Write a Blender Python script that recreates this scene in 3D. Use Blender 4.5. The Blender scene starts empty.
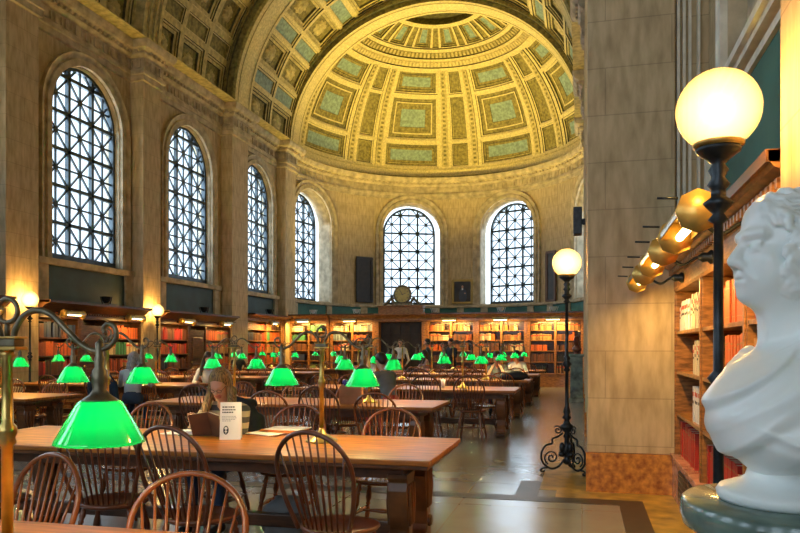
import bpy, bmesh, math, random
import numpy as np
from mathutils import Vector, Matrix
random.seed(7)
PI = math.pi
scene = bpy.context.scene
COL = scene.collection
# ------------------------------------------------------------------ camera
TH = math.radians(14.19); FPX = 720.0; EYE = 1.45; HOR = 347.0
cam_d = bpy.data.cameras.new('camera'); cam = bpy.data.objects.new('camera', cam_d); COL.objects.link(cam)
cam_d.sensor_width = 36.0; cam_d.lens = 36.0*FPX/800.0
cam_d.shift_y = (HOR-266.5)/800.0
cam_d.clip_end = 300
cam.location = (0, 0, EYE); cam.rotation_euler = (PI/2, 0, TH)
scene.camera = cam
# ------------------------------------------------------------------ world
W = bpy.data.worlds.new('overcast_sky'); scene.world = W; W.use_nodes = True
bg = W.node_tree.nodes['Background']
bg.inputs[0].default_value = (0.74, 0.88, 1.0, 1); bg.inputs[1].default_value = 1.9
# ------------------------------------------------------------------ exposure
vs = scene.view_settings
vs.view_transform = 'Standard'; vs.look = 'None'; vs.gamma = 1.0; vs.use_curve_mapping = False
vs.exposure = 0.3
scene.cycles.use_denoising = True
scene.cycles.max_bounces = 7; scene.cycles.diffuse_bounces = 4; scene.cycles.glossy_bounces = 3
scene.cycles.transparent_max_bounces = 12
scene.cycles.sample_clamp_indirect = 6.0
scene.cycles.caustics_reflective = False; scene.cycles.caustics_refractive = False
# ------------------------------------------------------------------ lights
def light(name, kind, loc, power, color, size=0.1, size_y=None, aim=None, spot=None, blend=0.5):
    d = bpy.data.lights.new(name, kind); d.energy = power; d.color = color
    o = bpy.data.objects.new(name, d); COL.objects.link(o); o.location = loc
    if kind == 'AREA':
        d.size = size
        if size_y: d.shape = 'RECTANGLE'; d.size_y = size_y
    else: d.shadow_soft_size = size
    if spot: d.spot_size = spot; d.spot_blend = blend
    if aim is not None:
        o.rotation_euler = (Vector(aim)-Vector(loc)).to_track_quat('-Z', 'Y').to_euler()
    return o
CX = -5.55            # hall axis
WZ_SILL, WZ_SPR, W_HALF = 3.45, 6.85, 1.25
LEFT_WIN = [-3.65, 1.0, 5.65, 10.3, 14.95, 19.6, 24.25]
APC = (CX, 27.6); APR = 6.0
APSE_WIN = [-76, -22.5, 22.5, 76]
def portal(loc, aim, w=2.5, h=4.7):
    o = light('daylight_portal', 'AREA', loc, 1, (1, 1, 1), w, h, aim); o.data.cycles.is_portal = True
    d = (Vector(aim)-Vector(loc)).normalized(); q = Vector(loc)-d*0.05
    light('window_daylight', 'AREA', q, 5.3*PI*w*h, (0.74, 0.88, 1.0), w, h, aim)
    return o
ADDED_BACK_WIN = [-9.2, -5.55, -1.9]  # unseen windows added behind the camera to light the near pier and bust
for x_ in ADDED_BACK_WIN: portal((x_, -6.9, 5.4), (x_, 0, 5.4), 2.5, 5.6)
for y in LEFT_WIN:
    portal((-12.1, y, 5.75), (0, y, 5.75))
for a in APSE_WIN:
    r = math.radians(a); R = APR+0.85
    portal((APC[0]+R*math.sin(r), APC[1]+R*math.cos(r), 5.75), (APC[0], APC[1], 5.75))
WARM = (1.0, 0.58, 0.15); GOLD = (1.0, 0.72, 0.13); GLOBE = (1.0, 0.56, 0.15)
SCREEN_Y = 26.4
# uplights standing on the far bookcases (their fixtures are built further down)
UPL = [(-10.3, 26.75, 2.95), (-8.5, 26.75, 2.95), (-5.4, 26.75, 2.95), (-2.9, 26.75, 2.95), (-1.0, 26.75, 2.95)]
for p in UPL:
    light('uplight', 'SPOT', p, 1350, GOLD, 0.12, aim=(CX+(p[0]-CX)*0.35, 29.8, 12.5), spot=math.radians(95), blend=1.0)
UPS = [(-11.05, 15.0, 2.682), (-11.05, 19.6, 2.682), (-11.05, 10.3, 2.682), (-11.05, 24.3, 2.85)]  # all but the corner one are added lamps to brighten the vault
for p in UPS:
    light('uplight', 'SPOT', p, 430, GOLD, 0.12, aim=(-6.5, p[1], 15), spot=math.radians(90), blend=1.0)
for p in [(0.6, 10.3, 2.75), (0.6, 19.6, 2.75), (0.6, 24.3, 2.85), (0.75, 5.0, 2.75)]:  # added vault lights on the right, with no fixtures
    light('uplight', 'SPOT', p, 430, GOLD, 0.12, aim=(-4.6, p[1], 15), spot=math.radians(90), blend=1.0)

# ------------------------------------------------------------------ materials
M = {}
def mat(name, col, rough=0.5, metal=0.0, var=0.12, scale=6.0, bump=0.0, bscale=None, emis=0.0, ecol=None, coat=0.0, stretch=None, col2=None, detail=4):
    m = bpy.data.materials.new(name); m.use_nodes = True; nt = m.node_tree; N = nt.nodes; L = nt.links
    b = N['Principled BSDF']
    b.inputs['Roughness'].default_value = rough; b.inputs['Metallic'].default_value = metal
    b.inputs['Coat Weight'].default_value = coat
    tc = N.new('ShaderNodeTexCoord'); mp = N.new('ShaderNodeMapping'); L.new(tc.outputs['Object'], mp.inputs[0])
    if stretch: mp.inputs['Scale'].default_value = stretch
    nz = N.new('ShaderNodeTexNoise'); nz.inputs['Scale'].default_value = scale; nz.inputs['Detail'].default_value = detail
    L.new(mp.outputs[0], nz.inputs['Vector'])
    rp = N.new('ShaderNodeValToRGB'); c2 = col2 or tuple(max(0, c*(1-2*var)) for c in col)
    c1 = tuple(min(1, c*(1+var*0.8)) for c in col)
    rp.color_ramp.elements[0].color = (*c2, 1); rp.color_ramp.elements[1].color = (*c1, 1)
    rp.color_ramp.elements[0].position = 0.32; rp.color_ramp.elements[1].position = 0.68
    L.new(nz.outputs['Fac'], rp.inputs[0]); L.new(rp.outputs[0], b.inputs['Base Color'])
    if bump:
        bn = N.new('ShaderNodeBump'); bn.inputs['Strength'].default_value = bump; bn.inputs['Distance'].default_value = 0.02
        if bscale:
            n2 = N.new('ShaderNodeTexNoise'); n2.inputs['Scale'].default_value = bscale; n2.inputs['Detail'].default_value = 5
            L.new(mp.outputs[0], n2.inputs['Vector']); L.new(n2.outputs['Fac'], bn.inputs['Height'])
        else: L.new(nz.outputs['Fac'], bn.inputs['Height'])
        L.new(bn.outputs[0], b.inputs['Normal'])
    if emis:
        b.inputs['Emission Color'].default_value = (*(ecol or col), 1); b.inputs['Emission Strength'].default_value = emis
    M[name] = m; return m
def stone_mat(name, c1, c2, mortar, bw=1.25, bh=0.47, rough=0.75, grain=1.0):
    m = bpy.data.materials.new(name); m.use_nodes = True; nt = m.node_tree; N = nt.nodes; L = nt.links
    b = N['Principled BSDF']; b.inputs['Roughness'].default_value = rough
    uv = N.new('ShaderNodeUVMap'); uv.uv_map = 'UVMap'
    br = N.new('ShaderNodeTexBrick'); L.new(uv.outputs[0], br.inputs['Vector'])
    br.inputs['Scale'].default_value = 1.0; br.inputs['Brick Width'].default_value = bw; br.inputs['Row Height'].default_value = bh
    br.inputs['Mortar Size'].default_value = 0.005; br.inputs['Mortar Smooth'].default_value = 0.1; br.inputs['Bias'].default_value = 0
    br.inputs['Color1'].default_value = (*c1, 1); br.inputs['Color2'].default_value = (*c2, 1); br.inputs['Mortar'].default_value = (*mortar, 1)
    mp = N.new('ShaderNodeMapping'); mp.inputs['Scale'].default_value = (5, 1.2, 1); L.new(uv.outputs[0], mp.inputs[0])
    nz = N.new('ShaderNodeTexNoise'); nz.inputs['Scale'].default_value = 2.2; nz.inputs['Detail'].default_value = 6; L.new(mp.outputs[0], nz.inputs['Vector'])
    rp = N.new('ShaderNodeValToRGB'); rp.color_ramp.elements[0].color = (0.60*grain, 0.57*grain, 0.52*grain, 1); rp.color_ramp.elements[1].color = (1, 1, 1, 1)
    rp.color_ramp.elements[0].position = 0.3; rp.color_ramp.elements[1].position = 0.65
    L.new(nz.outputs['Fac'], rp.inputs[0])
    mx = N.new('ShaderNodeMix'); mx.data_type = 'RGBA'; mx.blend_type = 'MULTIPLY'; mx.inputs[0].default_value = 0.85
    L.new(br.outputs['Color'], mx.inputs[6]); L.new(rp.outputs[0], mx.inputs[7]); L.new(mx.outputs[2], b.inputs['Base Color'])
    bn = N.new('ShaderNodeBump'); bn.inputs['Strength'].default_value = 0.10; bn.inputs['Distance'].default_value = 0.005
    L.new(br.outputs['Fac'], bn.inputs['Height']); bn.invert = True; L.new(bn.outputs[0], b.inputs['Normal'])
    M[name] = m; return m
stone_mat('limestone', (0.60, 0.47, 0.28), (0.55, 0.435, 0.26), (0.42, 0.33, 0.20))
mat('plain_stone', (0.50, 0.41, 0.27), 0.75, var=0.2, scale=4, bump=0.15, bscale=30)
mat('trim_paint', (0.74, 0.70, 0.58), 0.6, var=0.1)
mat('vault_cream', (0.60, 0.49, 0.21), 0.6, var=0.2, scale=7, bump=0.3, bscale=22)
mat('vault_light', (0.74, 0.62, 0.30), 0.55, var=0.14, scale=14, bump=0.3, bscale=30)
mat('vault_olive', (0.29, 0.24, 0.07), 0.6, var=0.28, scale=9, bump=0.4, bscale=35)
mat('vault_teal', (0.27, 0.38, 0.36), 0.6, var=0.2, scale=9, bump=0.3, bscale=40)
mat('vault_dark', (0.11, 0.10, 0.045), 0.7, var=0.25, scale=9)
mat('green_panel', (0.022, 0.055, 0.045), 0.6, var=0.2, scale=2)
mat('teal_panel', (0.035, 0.15, 0.12), 0.6, var=0.15, scale=2)
mat('window_iron', (0.035, 0.055, 0.07), 0.45, metal=0.3, var=0.2)
mat('orange_marble', (0.58, 0.25, 0.05), 0.22, var=0.35, scale=16, col2=(0.28, 0.09, 0.03), detail=8, coat=0.4)
mat('pink_marble', (0.55, 0.28, 0.20), 0.25, var=0.3, scale=9, detail=8, coat=0.3)
mat('green_marble', (0.16, 0.24, 0.205), 0.22, var=0.5, scale=4, col2=(0.015, 0.03, 0.028), detail=9, coat=0.5)
mat('black_marble', (0.04, 0.045, 0.045), 0.12, var=0.4, scale=9, coat=0.4)
mat('white_marble', (0.87, 0.91, 0.90), 0.32, var=0.05, scale=4, coat=0.15)
mat('door_dark', (0.018, 0.010, 0.007), 0.5, var=0.3)
mat('dark_walnut', (0.10, 0.038, 0.014), 0.35, var=0.3, scale=3, stretch=(2, 2, 12), coat=0.2)
mat('oak_case', (0.36, 0.155, 0.042), 0.38, var=0.3, scale=3, stretch=(3, 3, 14), coat=0.2)
mat('table_wood', (0.52, 0.175, 0.020), 0.40, var=0.28, scale=2.2, stretch=(1.2, 12, 3), coat=0.0, detail=7)
mat('table_edge', (0.17, 0.058, 0.017), 0.35, var=0.3, scale=4, stretch=(1.5, 8, 3), coat=0.2)
mat('chair_wood', (0.34, 0.10, 0.03), 0.27, var=0.3, scale=5, coat=0.35)
mat('chair_dark', (0.17, 0.048, 0.018), 0.28, var=0.3, scale=5, coat=0.35)
mat('brass', (0.62, 0.42, 0.13), 0.3, metal=0.9, var=0.2, scale=12)
mat('old_bronze', (0.20, 0.17, 0.11), 0.38, metal=0.75, var=0.3, scale=14)
mat('black_iron', (0.022, 0.028, 0.034), 0.35, metal=0.5, var=0.25, scale=20)
mat('bulb', (1, 0.85, 0.5), 0.4, var=0, emis=9.0, ecol=(1, 0.72, 0.30))
mat('fixture_white', (0.75, 0.75, 0.72), 0.4)
mat('paper', (0.90, 0.90, 0.90), 0.6, var=0.03); mat('ink', (0.05, 0.06, 0.09), 0.6); mat('grey_ink', (0.42, 0.45, 0.52), 0.6)
mat('orange_paper', (0.80, 0.22, 0.04), 0.5); mat('green_cloth', (0.05, 0.35, 0.12), 0.5); mat('tan_cover', (0.50, 0.30, 0.12), 0.5)
mat('brown_cover', (0.13, 0.06, 0.035), 0.5)
mat('skin', (0.62, 0.34, 0.23), 0.5, var=0.06); mat('blonde', (0.36, 0.21, 0.075), 0.5, var=0.45, scale=30, stretch=(4, 4, 0.6), bump=0.6)
mat('brown_hair', (0.06, 0.032, 0.018), 0.45, var=0.4, scale=30, stretch=(4, 4, 0.6)); mat('black_hair', (0.015, 0.012, 0.012), 0.4)
mat('grey_hair', (0.42, 0.42, 0.44), 0.5, var=0.3, scale=30, stretch=(4, 4, 0.6))
mat('lips', (0.50, 0.14, 0.12), 0.5)
mat('black_cloth', (0.018, 0.022, 0.03), 0.75, bump=0.3); mat('navy_cloth', (0.012, 0.035, 0.07), 0.75, bump=0.3); mat('blue_cloth', (0.03, 0.13, 0.30), 0.75, bump=0.3)
mat('pale_cloth', (0.50, 0.53, 0.58), 0.8, bump=0.3); mat('white_cloth', (0.72, 0.72, 0.72), 0.8); mat('grey_cloth', (0.18, 0.19, 0.20), 0.8, bump=0.3)
mat('red_cloth', (0.42, 0.03, 0.03), 0.7); mat('denim', (0.03, 0.05, 0.10), 0.8); mat('purple_cloth', (0.10, 0.07, 0.28), 0.8)
mat('kraft_paper', (0.38, 0.17, 0.08), 0.8); mat('pink_cloth', (0.60, 0.35, 0.33), 0.8)
mat('clock_face', (0.45, 0.36, 0.12), 0.35, metal=0.4); mat('picture_dark', (0.035, 0.024, 0.018), 0.4, var=0.4, scale=3); mat('gilt', (0.38, 0.25, 0.07), 0.4, metal=0.6)
mat('gold_reflector', (0.62, 0.40, 0.10), 0.35, metal=0.6); mat('floor_dark', (0.045, 0.034, 0.028), 0.35, var=0.2); 
mat('floor_yellow', (0.50, 0.32, 0.06), 0.3, var=0.3, scale=5, detail=8)
# striped jumper
m = mat('striped_jumper', (0.1, 0.1, 0.1), 0.8); nt = m.node_tree; N = nt.nodes
wv = N.new('ShaderNodeTexWave'); wv.bands_direction = 'Z'; wv.inputs['Scale'].default_value = 3.4; wv.inputs['Distortion'].default_value = 0.6
tc = N.new('ShaderNodeTexCoord'); nt.links.new(tc.outputs['Object'], wv.inputs['Vector'])
rp = N.new('ShaderNodeValToRGB'); rp.color_ramp.interpolation = 'CONSTANT'
rp.color_ramp.elements[0].color = (0.05, 0.045, 0.045, 1); rp.color_ramp.elements[1].color = (0.36, 0.27, 0.18, 1); rp.color_ramp.elements[1].position = 0.5
nt.links.new(wv.outputs['Fac'], rp.inputs[0]); nt.links.new(rp.outputs[0], N['Principled BSDF'].inputs['Base Color'])
# green glass shade, lit from inside
m = bpy.data.materials.new('green_glass'); m.use_nodes = True; nt = m.node_tree; N = nt.nodes; L = nt.links; b = N['Principled BSDF']; o = N['Material Output']
b.inputs['Base Color'].default_value = (0.0, 0.17, 0.045, 1); b.inputs['Roughness'].default_value = 0.07; b.inputs['Coat Weight'].default_value = 0.6
b.inputs['Emission Color'].default_value = (0, 0.75, 0.14, 1); b.inputs['Emission Strength'].default_value = 0.04
tr = N.new('ShaderNodeBsdfTranslucent'); tr.inputs[0].default_value = (0.0, 0.034, 0.010, 1)
ad = N.new('ShaderNodeAddShader'); L.new(b.outputs[0], ad.inputs[0]); L.new(tr.outputs[0], ad.inputs[1]); L.new(ad.outputs[0], o.inputs[0]); M['green_glass'] = m
mat('globe_glass', (0.14, 0.12, 0.07), 0.3, var=0, emis=1.0)
nt = M['globe_glass'].node_tree; N = nt.nodes; b = N['Principled BSDF']
lw = N.new('ShaderNodeLayerWeight'); lw.inputs[0].default_value = 0.45
rp = N.new('ShaderNodeValToRGB'); rp.color_ramp.elements[0].color = (1.0, 0.90, 0.62, 1); rp.color_ramp.elements[1].color = (0.85, 0.62, 0.22, 1)
nt.links.new(lw.outputs['Facing'], rp.inputs[0]); nt.links.new(rp.outputs[0], b.inputs['Emission Color'])
mr = N.new('ShaderNodeMapRange'); mr.inputs[3].default_value = 1.5; mr.inputs[4].default_value = 0.5; mr.inputs[2].default_value = 0.75
nt.links.new(lw.outputs['Facing'], mr.inputs[0]); nt.links.new(mr.outputs[0], b.inputs['Emission Strength'])
o_ = N['Material Output']; t_ = N.new('ShaderNodeBsdfTransparent'); x_ = N.new('ShaderNodeMixShader'); x_.inputs[0].default_value = 0.5; t_.inputs[0].default_value = (1, 0.95, 0.85, 1)
nt.links.new(b.outputs[0], x_.inputs[1]); nt.links.new(t_.outputs[0], x_.inputs[2]); nt.links.new(x_.outputs[0], o_.inputs[0])
# window pane
m = bpy.data.materials.new('pane_glass'); m.use_nodes = True; nt = m.node_tree; N = nt.nodes; N.clear()
o = N.new('ShaderNodeOutputMaterial'); t = N.new('ShaderNodeBsdfTransparent'); g = N.new('ShaderNodeBsdfGlossy'); x = N.new('ShaderNodeMixShader')
t.inputs[0].default_value = (0.93, 0.97, 1, 1); g.inputs['Roughness'].default_value = 0.05; x.inputs[0].default_value = 0.06
nt.links.new(t.outputs[0], x.inputs[1]); nt.links.new(g.outputs[0], x.inputs[2]); nt.links.new(x.outputs[0], o.inputs[0]); M['pane_glass'] = m
# polished floor
m = bpy.data.materials.new('polished_floor'); m.use_nodes = True; nt = m.node_tree; N = nt.nodes; L = nt.links; b = N['Principled BSDF']
tc = N.new('ShaderNodeTexCoord')
br = N.new('ShaderNodeTexBrick'); L.new(tc.outputs['Object'], br.inputs['Vector']); br.offset = 0.0
br.inputs['Scale'].default_value = 1; br.inputs['Brick Width'].default_value = 1.1; br.inputs['Row Height'].default_value = 1.1; br.inputs['Mortar Size'].default_value = 0.008
br.inputs['Color1'].default_value = (0.27, 0.28, 0.275, 1); br.inputs['Color2'].default_value = (0.245, 0.25, 0.245, 1); br.inputs['Mortar'].default_value = (0.25, 0.21, 0.17, 1)
nz = N.new('ShaderNodeTexNoise'); nz.inputs['Scale'].default_value = 3; nz.inputs['Detail'].default_value = 8; L.new(tc.outputs['Object'], nz.inputs['Vector'])
rp = N.new('ShaderNodeValToRGB'); rp.color_ramp.elements[0].color = (0.84, 0.82, 0.80, 1); rp.color_ramp.elements[0].position = .3; rp.color_ramp.elements[1].position = .7
L.new(nz.outputs['Fac'], rp.inputs[0])
mx = N.new('ShaderNodeMix'); mx.data_type = 'RGBA'; mx.blend_type = 'MULTIPLY'; mx.inputs[0].default_value = 0.8
L.new(br.outputs[0], mx.inputs[6]); L.new(rp.outputs[0], mx.inputs[7]); L.new(mx.outputs[2], b.inputs['Base Color'])
mr = N.new('ShaderNodeMapRange'); mr.inputs[3].default_value = 0.17; mr.inputs[4].default_value = 0.30; L.new(nz.outputs['Fac'], mr.inputs[0]); L.new(mr.outputs[0], b.inputs['Roughness'])
b.inputs['Coat Weight'].default_value = 0.35; b.inputs['Coat Roughness'].default_value = 0.2
b.inputs['Specular IOR Level'].default_value = 0.7
M['polished_floor'] = m

# ------------------------------------------------------------------ mesh helpers
class MB:
    def __init__(s): s.v = []; s.f = []; s.m = []; s.ml = []; s.sm = []; s.uv = None
    def mi(s, m):
        if m not in s.ml: s.ml.append(m)
        return s.ml.index(m)
    def face(s, idx, m, smooth=False): s.f.append(idx); s.m.append(s.mi(m)); s.sm.append(smooth)
    def quad(s, a, b, c, d, m, smooth=False):
        n = len(s.v); s.v += [tuple(a), tuple(b), tuple(c), tuple(d)]; s.face([n, n+1, n+2, n+3], m, smooth)
    def box(s, x0, x1, y0, y1, z0, z1, m, mx=None):
        p = [(x, y, z) for z in (z0, z1) for y in (y0, y1) for x in (x0, x1)]
        if mx is not None: p = [tuple(mx @ Vector(q)) for q in p]
        n = len(s.v); s.v += p
        for f in ((0, 2, 3, 1), (4, 5, 7, 6), (0, 1, 5, 4), (2, 6, 7, 3), (0, 4, 6, 2), (1, 3, 7, 5)): s.face([n+i for i in f], m)
    def grid(s, pts, m, smooth=True, closed_u=False, closed_v=False):
        nu, nv = len(pts), len(pts[0]); n = len(s.v)
        for r in pts: s.v += [tuple(q) for q in r]
        for i in range(nu if closed_u else nu-1):
            for j in range(nv if closed_v else nv-1):
                a = n+i*nv+j; b = n+i*nv+(j+1) % nv; i2 = (i+1) % nu
                s.face([a, b, n+i2*nv+(j+1) % nv, n+i2*nv+j], m, smooth)
    def lathe(s, prof, m, c=(0, 0, 0), seg=20, axis=None, cap=True, smooth=True):
        """prof: [(r, t)] along axis p0->p1 (t in metres) ; default axis z"""
        if axis is None: A = Matrix.Identity(3)
        else: A = Vector(axis).to_track_quat('Z', 'Y').to_matrix()
        c = Vector(c); rows = []
        for r, t in prof:
            rows.append([c + A @ Vector((r*math.cos(2*PI*k/seg), r*math.sin(2*PI*k/seg), t)) for k in range(seg)])
        n = len(s.v); s.grid(rows, m, smooth, closed_v=True)
        if cap:
            if prof[0][0] > 1e-4: s.face([n+k for k in range(seg)][::-1], m)
            if prof[-1][0] > 1e-4: s.face([n+(len(prof)-1)*seg+k for k in range(seg)], m)
    def turned(s, p0, p1, prof, m, seg=10):
        p0 = Vector(p0); p1 = Vector(p1); L = (p1-p0).length
        s.lathe([(r, t*L) for t, r in prof], m, p0, seg, p1-p0)
    def tube(s, path, r, m, seg=8, cap=True, flat=1.0):
        P = [Vector(p) for p in path]; n = len(P); rows = []
        T = [(P[min(i+1, n-1)]-P[max(i-1, 0)]).normalized() for i in range(n)]
        up = Vector((0, 0, 1)) if abs(T[0].z) < 0.9 else Vector((0, 1, 0))
        nrm = (up - T[0]*up.dot(T[0])).normalized()
        for i in range(n):
            nrm = (nrm - T[i]*nrm.dot(T[i])).normalized(); bi = T[i].cross(nrm)
            rr = r[i] if isinstance(r, (list, tuple)) else r
            rows.append([P[i] + nrm*rr*math.cos(2*PI*k/seg)*flat + bi*rr*math.sin(2*PI*k/seg) for k in range(seg)])
        b0 = len(s.v); s.grid(rows, m, True, closed_v=True)
        if cap:
            s.face([b0+k for k in range(seg)][::-1], m); s.face([b0+(n-1)*seg+k for k in range(seg)], m)
    def prism(s, poly, axis, a0, a1, m, smooth=False):
        """poly 2D outline extruded along axis ('x','y','z')"""
        def P(q, a):
            return {'x': (a, q[0], q[1]), 'y': (q[0], a, q[1]), 'z': (q[0], q[1], a)}[axis]
        n = len(s.v); k = len(poly); s.v += [P(q, a0) for q in poly]+[P(q, a1) for q in poly]
        s.face([n+i for i in range(k)][::-1], m); s.face([n+k+i for i in range(k)], m)
        for i in range(k): s.face([n+i, n+(i+1) % k, n+k+(i+1) % k, n+k+i], m, smooth)
    def sphere(s, c, r, m, seg=16, rings=10):
        r = r if isinstance(r, (tuple, list)) else (r, r, r)
        rows = []
        for i in range(rings+1):
            t = PI*i/rings
            rows.append([(c[0]+r[0]*math.sin(t)*math.cos(2*PI*k/seg), c[1]+r[1]*math.sin(t)*math.sin(2*PI*k/seg), c[2]-r[2]*math.cos(t)) for k in range(seg)])
        s.grid(rows, m, True, closed_v=True)
    def sweep(s, path, prof, m, closed=False, smooth=False):
        """profile [(inward offset, z)] swept on plan path of (x,y); inward = left of travel"""
        n = len(path); rows = []
        for i in range(n):
            p = Vector(path[i]); a = Vector(path[i-1]) if i > 0 else None; b = Vector(path[i+1]) if i < n-1 else None
            d1 = (p-a).normalized() if a is not None else (b-p).normalized(); d2 = (b-p).normalized() if b is not None else d1
            n1 = Vector((-d1.y, d1.x)); n2 = Vector((-d2.y, d2.x)); mm = (n1+n2).normalized(); k = 1/max(0.3, mm.dot(n1))
            rows.append([(p.x+mm.x*o*k, p.y+mm.y*o*k, z) for o, z in prof])
        s.grid(rows, m, smooth)
    def build(s, name, parent=None, loc=None, uv=None, bevel=0.0):
        me = bpy.data.meshes.new(name); me.from_pydata(s.v, [], s.f)
        for m in s.ml: me.materials.append(M[m])
        me.polygons.foreach_set('material_index', s.m); me.polygons.foreach_set('use_smooth', s.sm)
        bm = bmesh.new(); bm.from_mesh(me); bmesh.ops.remove_doubles(bm, verts=bm.verts, dist=1e-5); bmesh.ops.recalc_face_normals(bm, faces=bm.faces) if uv != 'keep' else None
        bm.to_mesh(me); bm.free()
        if uv:
            ul = me.uv_layers.new(name='UVMap')
            for p in me.polygons:
                nx, ny, nz_ = p.normal
                for li in p.loop_indices:
                    c = me.vertices[me.loops[li].vertex_index].co
                    if callable(uv): w = uv(c)
                    elif abs(nz_) > 0.7: w = (c.x, c.y)
                    elif abs(nx) > abs(ny): w = (c.y, c.z)
                    else: w = (c.x+0.4, c.z)
                    ul.data[li].uv = w
        o = bpy.data.objects.new(name, me); COL.objects.link(o)
        if loc is not None: o.location = loc
        if parent: o.parent = parent
        if bevel:
            md = o.modifiers.new('bevel', 'BEVEL'); md.width = bevel; md.segments = 2; md.limit_method = 'ANGLE'
        return o
def tag(o, label=None, cat=None, group=None, kind=None):
    if label: o['label'] = label
    if cat: o['category'] = cat
    if group: o['group'] = group
    if kind: o['kind'] = kind
    return o
def empty(name, loc=(0, 0, 0), rz=0.0):
    o = bpy.data.objects.new(name, None); COL.objects.link(o); o.location = loc; o.rotation_euler = (0, 0, rz); o.empty_display_size = 0.1
    return o
KIDS = {}
def kids(o): return [c for c in o.children]
def copy_tree(o, parent=None):
    c = o.copy(); COL.objects.link(c)
    if parent: c.parent = parent
    for ch in kids(o): copy_tree(ch, c)
    return c
def struct(o): o['kind'] = 'structure'; return o
def xat(px, Y):
    return Y*math.tan(math.atan((px-400)/FPX)-TH)
def smooth_path(pts, n=6):
    """Catmull-Rom"""
    P = [Vector(p) for p in pts]; out = []
    for i in range(len(P)-1):
        p0 = P[max(i-1, 0)]; p1 = P[i]; p2 = P[i+1]; p3 = P[min(i+2, len(P)-1)]
        for k in range(n):
            t = k/n
            out.append(0.5*((2*p1)+(p2-p0)*t+(2*p0-5*p1+4*p2-p3)*t*t+(3*p1-p0-3*p2+p3)*t**3))
    out.append(P[-1]); return out
# ================================================================== STRUCTURE
YB = -6.3          # back end of the modelled hall
WL = -11.55; WR = 1.2; PL = -11.15; PR = 0.05
SPR = 9.4
# ---- floor
b = MB(); b.box(-13, 2.0, YB-0.2, 34.6, -0.2, 0.0, 'polished_floor'); struct(b.build('floor'))
b = MB()      # yellow stone margin beside the piers, 1 mm proud
b.box(0.55, 0.9, 2.9, 7.45, 0, 0.003, 'floor_yellow'); b.box(-0.25, 0.55, 7.1, 7.45, 0, 0.003, 'floor_yellow')
b.box(-0.42, 0.04, 7.45, 9.3, 0, 0.003, 'floor_yellow')
struct(b.build('trim_1'))
b = MB()
b.box(0.33, 0.55, 2.0, 7.1, 0, 0.003, 'floor_dark'); b.box(-0.64, 0.33, 6.87, 7.1, 0, 0.003, 'floor_dark')
b.box(-0.64, -0.42, 7.1, 7.9, 0, 0.003, 'floor_dark'); b.box(-10.9, -10.65, 0, 26, 0, 0.003, 'floor_dark')
b.box(-10.65, -0.64, 6.87, 7.1, 0, 0.003, 'floor_dark')
struct(b.build('trim_2'))

# ---- a wall with arched openings.  P(u, z, d) -> world ; d = depth into wall
def arched_wall(mb, P, u0, u1, z0, z1, uc, w, sill, spr, thick, m, mrev=None, n=18, du=0.35, reveal=True):
    mrev = mrev or m
    def strip(ua, ub, za, zb, mm=m):
        k = max(1, int(abs(ub-ua)/du))
        for i in range(k):
            a = ua+(ub-ua)*i/k; c = ua+(ub-ua)*(i+1)/k
            mb.quad(P(a, za, 0), P(c, za, 0), P(c, zb, 0), P(a, zb, 0), mm)
    L, R = uc-w, uc+w
    strip(u0, L, z0, z1); strip(R, u1, z0, z1); strip(L, R, z0, sill)
    arc = [(uc-w*math.cos(PI*i/n), spr+w*math.sin(PI*i/n)) for i in range(n+1)]
    for i in range(n):
        (a, za), (c, zc) = arc[i], arc[i+1]
        mb.quad(P(a, za, 0), P(c, zc, 0), P(c, z1, 0), P(a, z1, 0), m)
    if reveal:
        out = [(L, sill)]+arc+[(R, sill)]
        for i in range(len(out)-1):
            (a, za), (c, zc) = out[i], out[i+1]
            mb.quad(P(a, za, 0), P(c, zc, 0), P(c, zc, thick), P(a, za, thick), mrev, 0 < i < len(out)-2)
        k = 4
        for i in range(k):
            a = L+(R-L)*i/k; c = L+(R-L)*(i+1)/k
            mb.quad(P(a, sill, 0), P(c, sill, 0), P(c, sill, thick), P(a, sill, thick), mrev)
def arch_ring(mb, P, uc, w0, w1, zbot, spr, d0, d1, m, n=20, w0b=None):
    """raised moulding band between radii w0..w1 around an arched opening"""
    def out(w): return [(uc-w, zbot)]+[(uc-w*math.cos(PI*i/n), spr+w*math.sin(PI*i/n)) for i in range(n+1)]+[(uc+w, zbot)]
    prof = [(w0, d0), (w0, d1), (w0+(w1-w0)*0.45, d1), (w0+(w1-w0)*0.5, d1*0.45), (w0+(w1-w0)*0.62, d1*0.55), (w1*0.985+w0*0.015, d1*1.1), (w1, d1*1.1), (w1, d0)]
    rows = [[P(u, z, dd) for (u, z) in out(w)] for w, dd in prof]
    mb.grid(rows, m, False)

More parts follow.
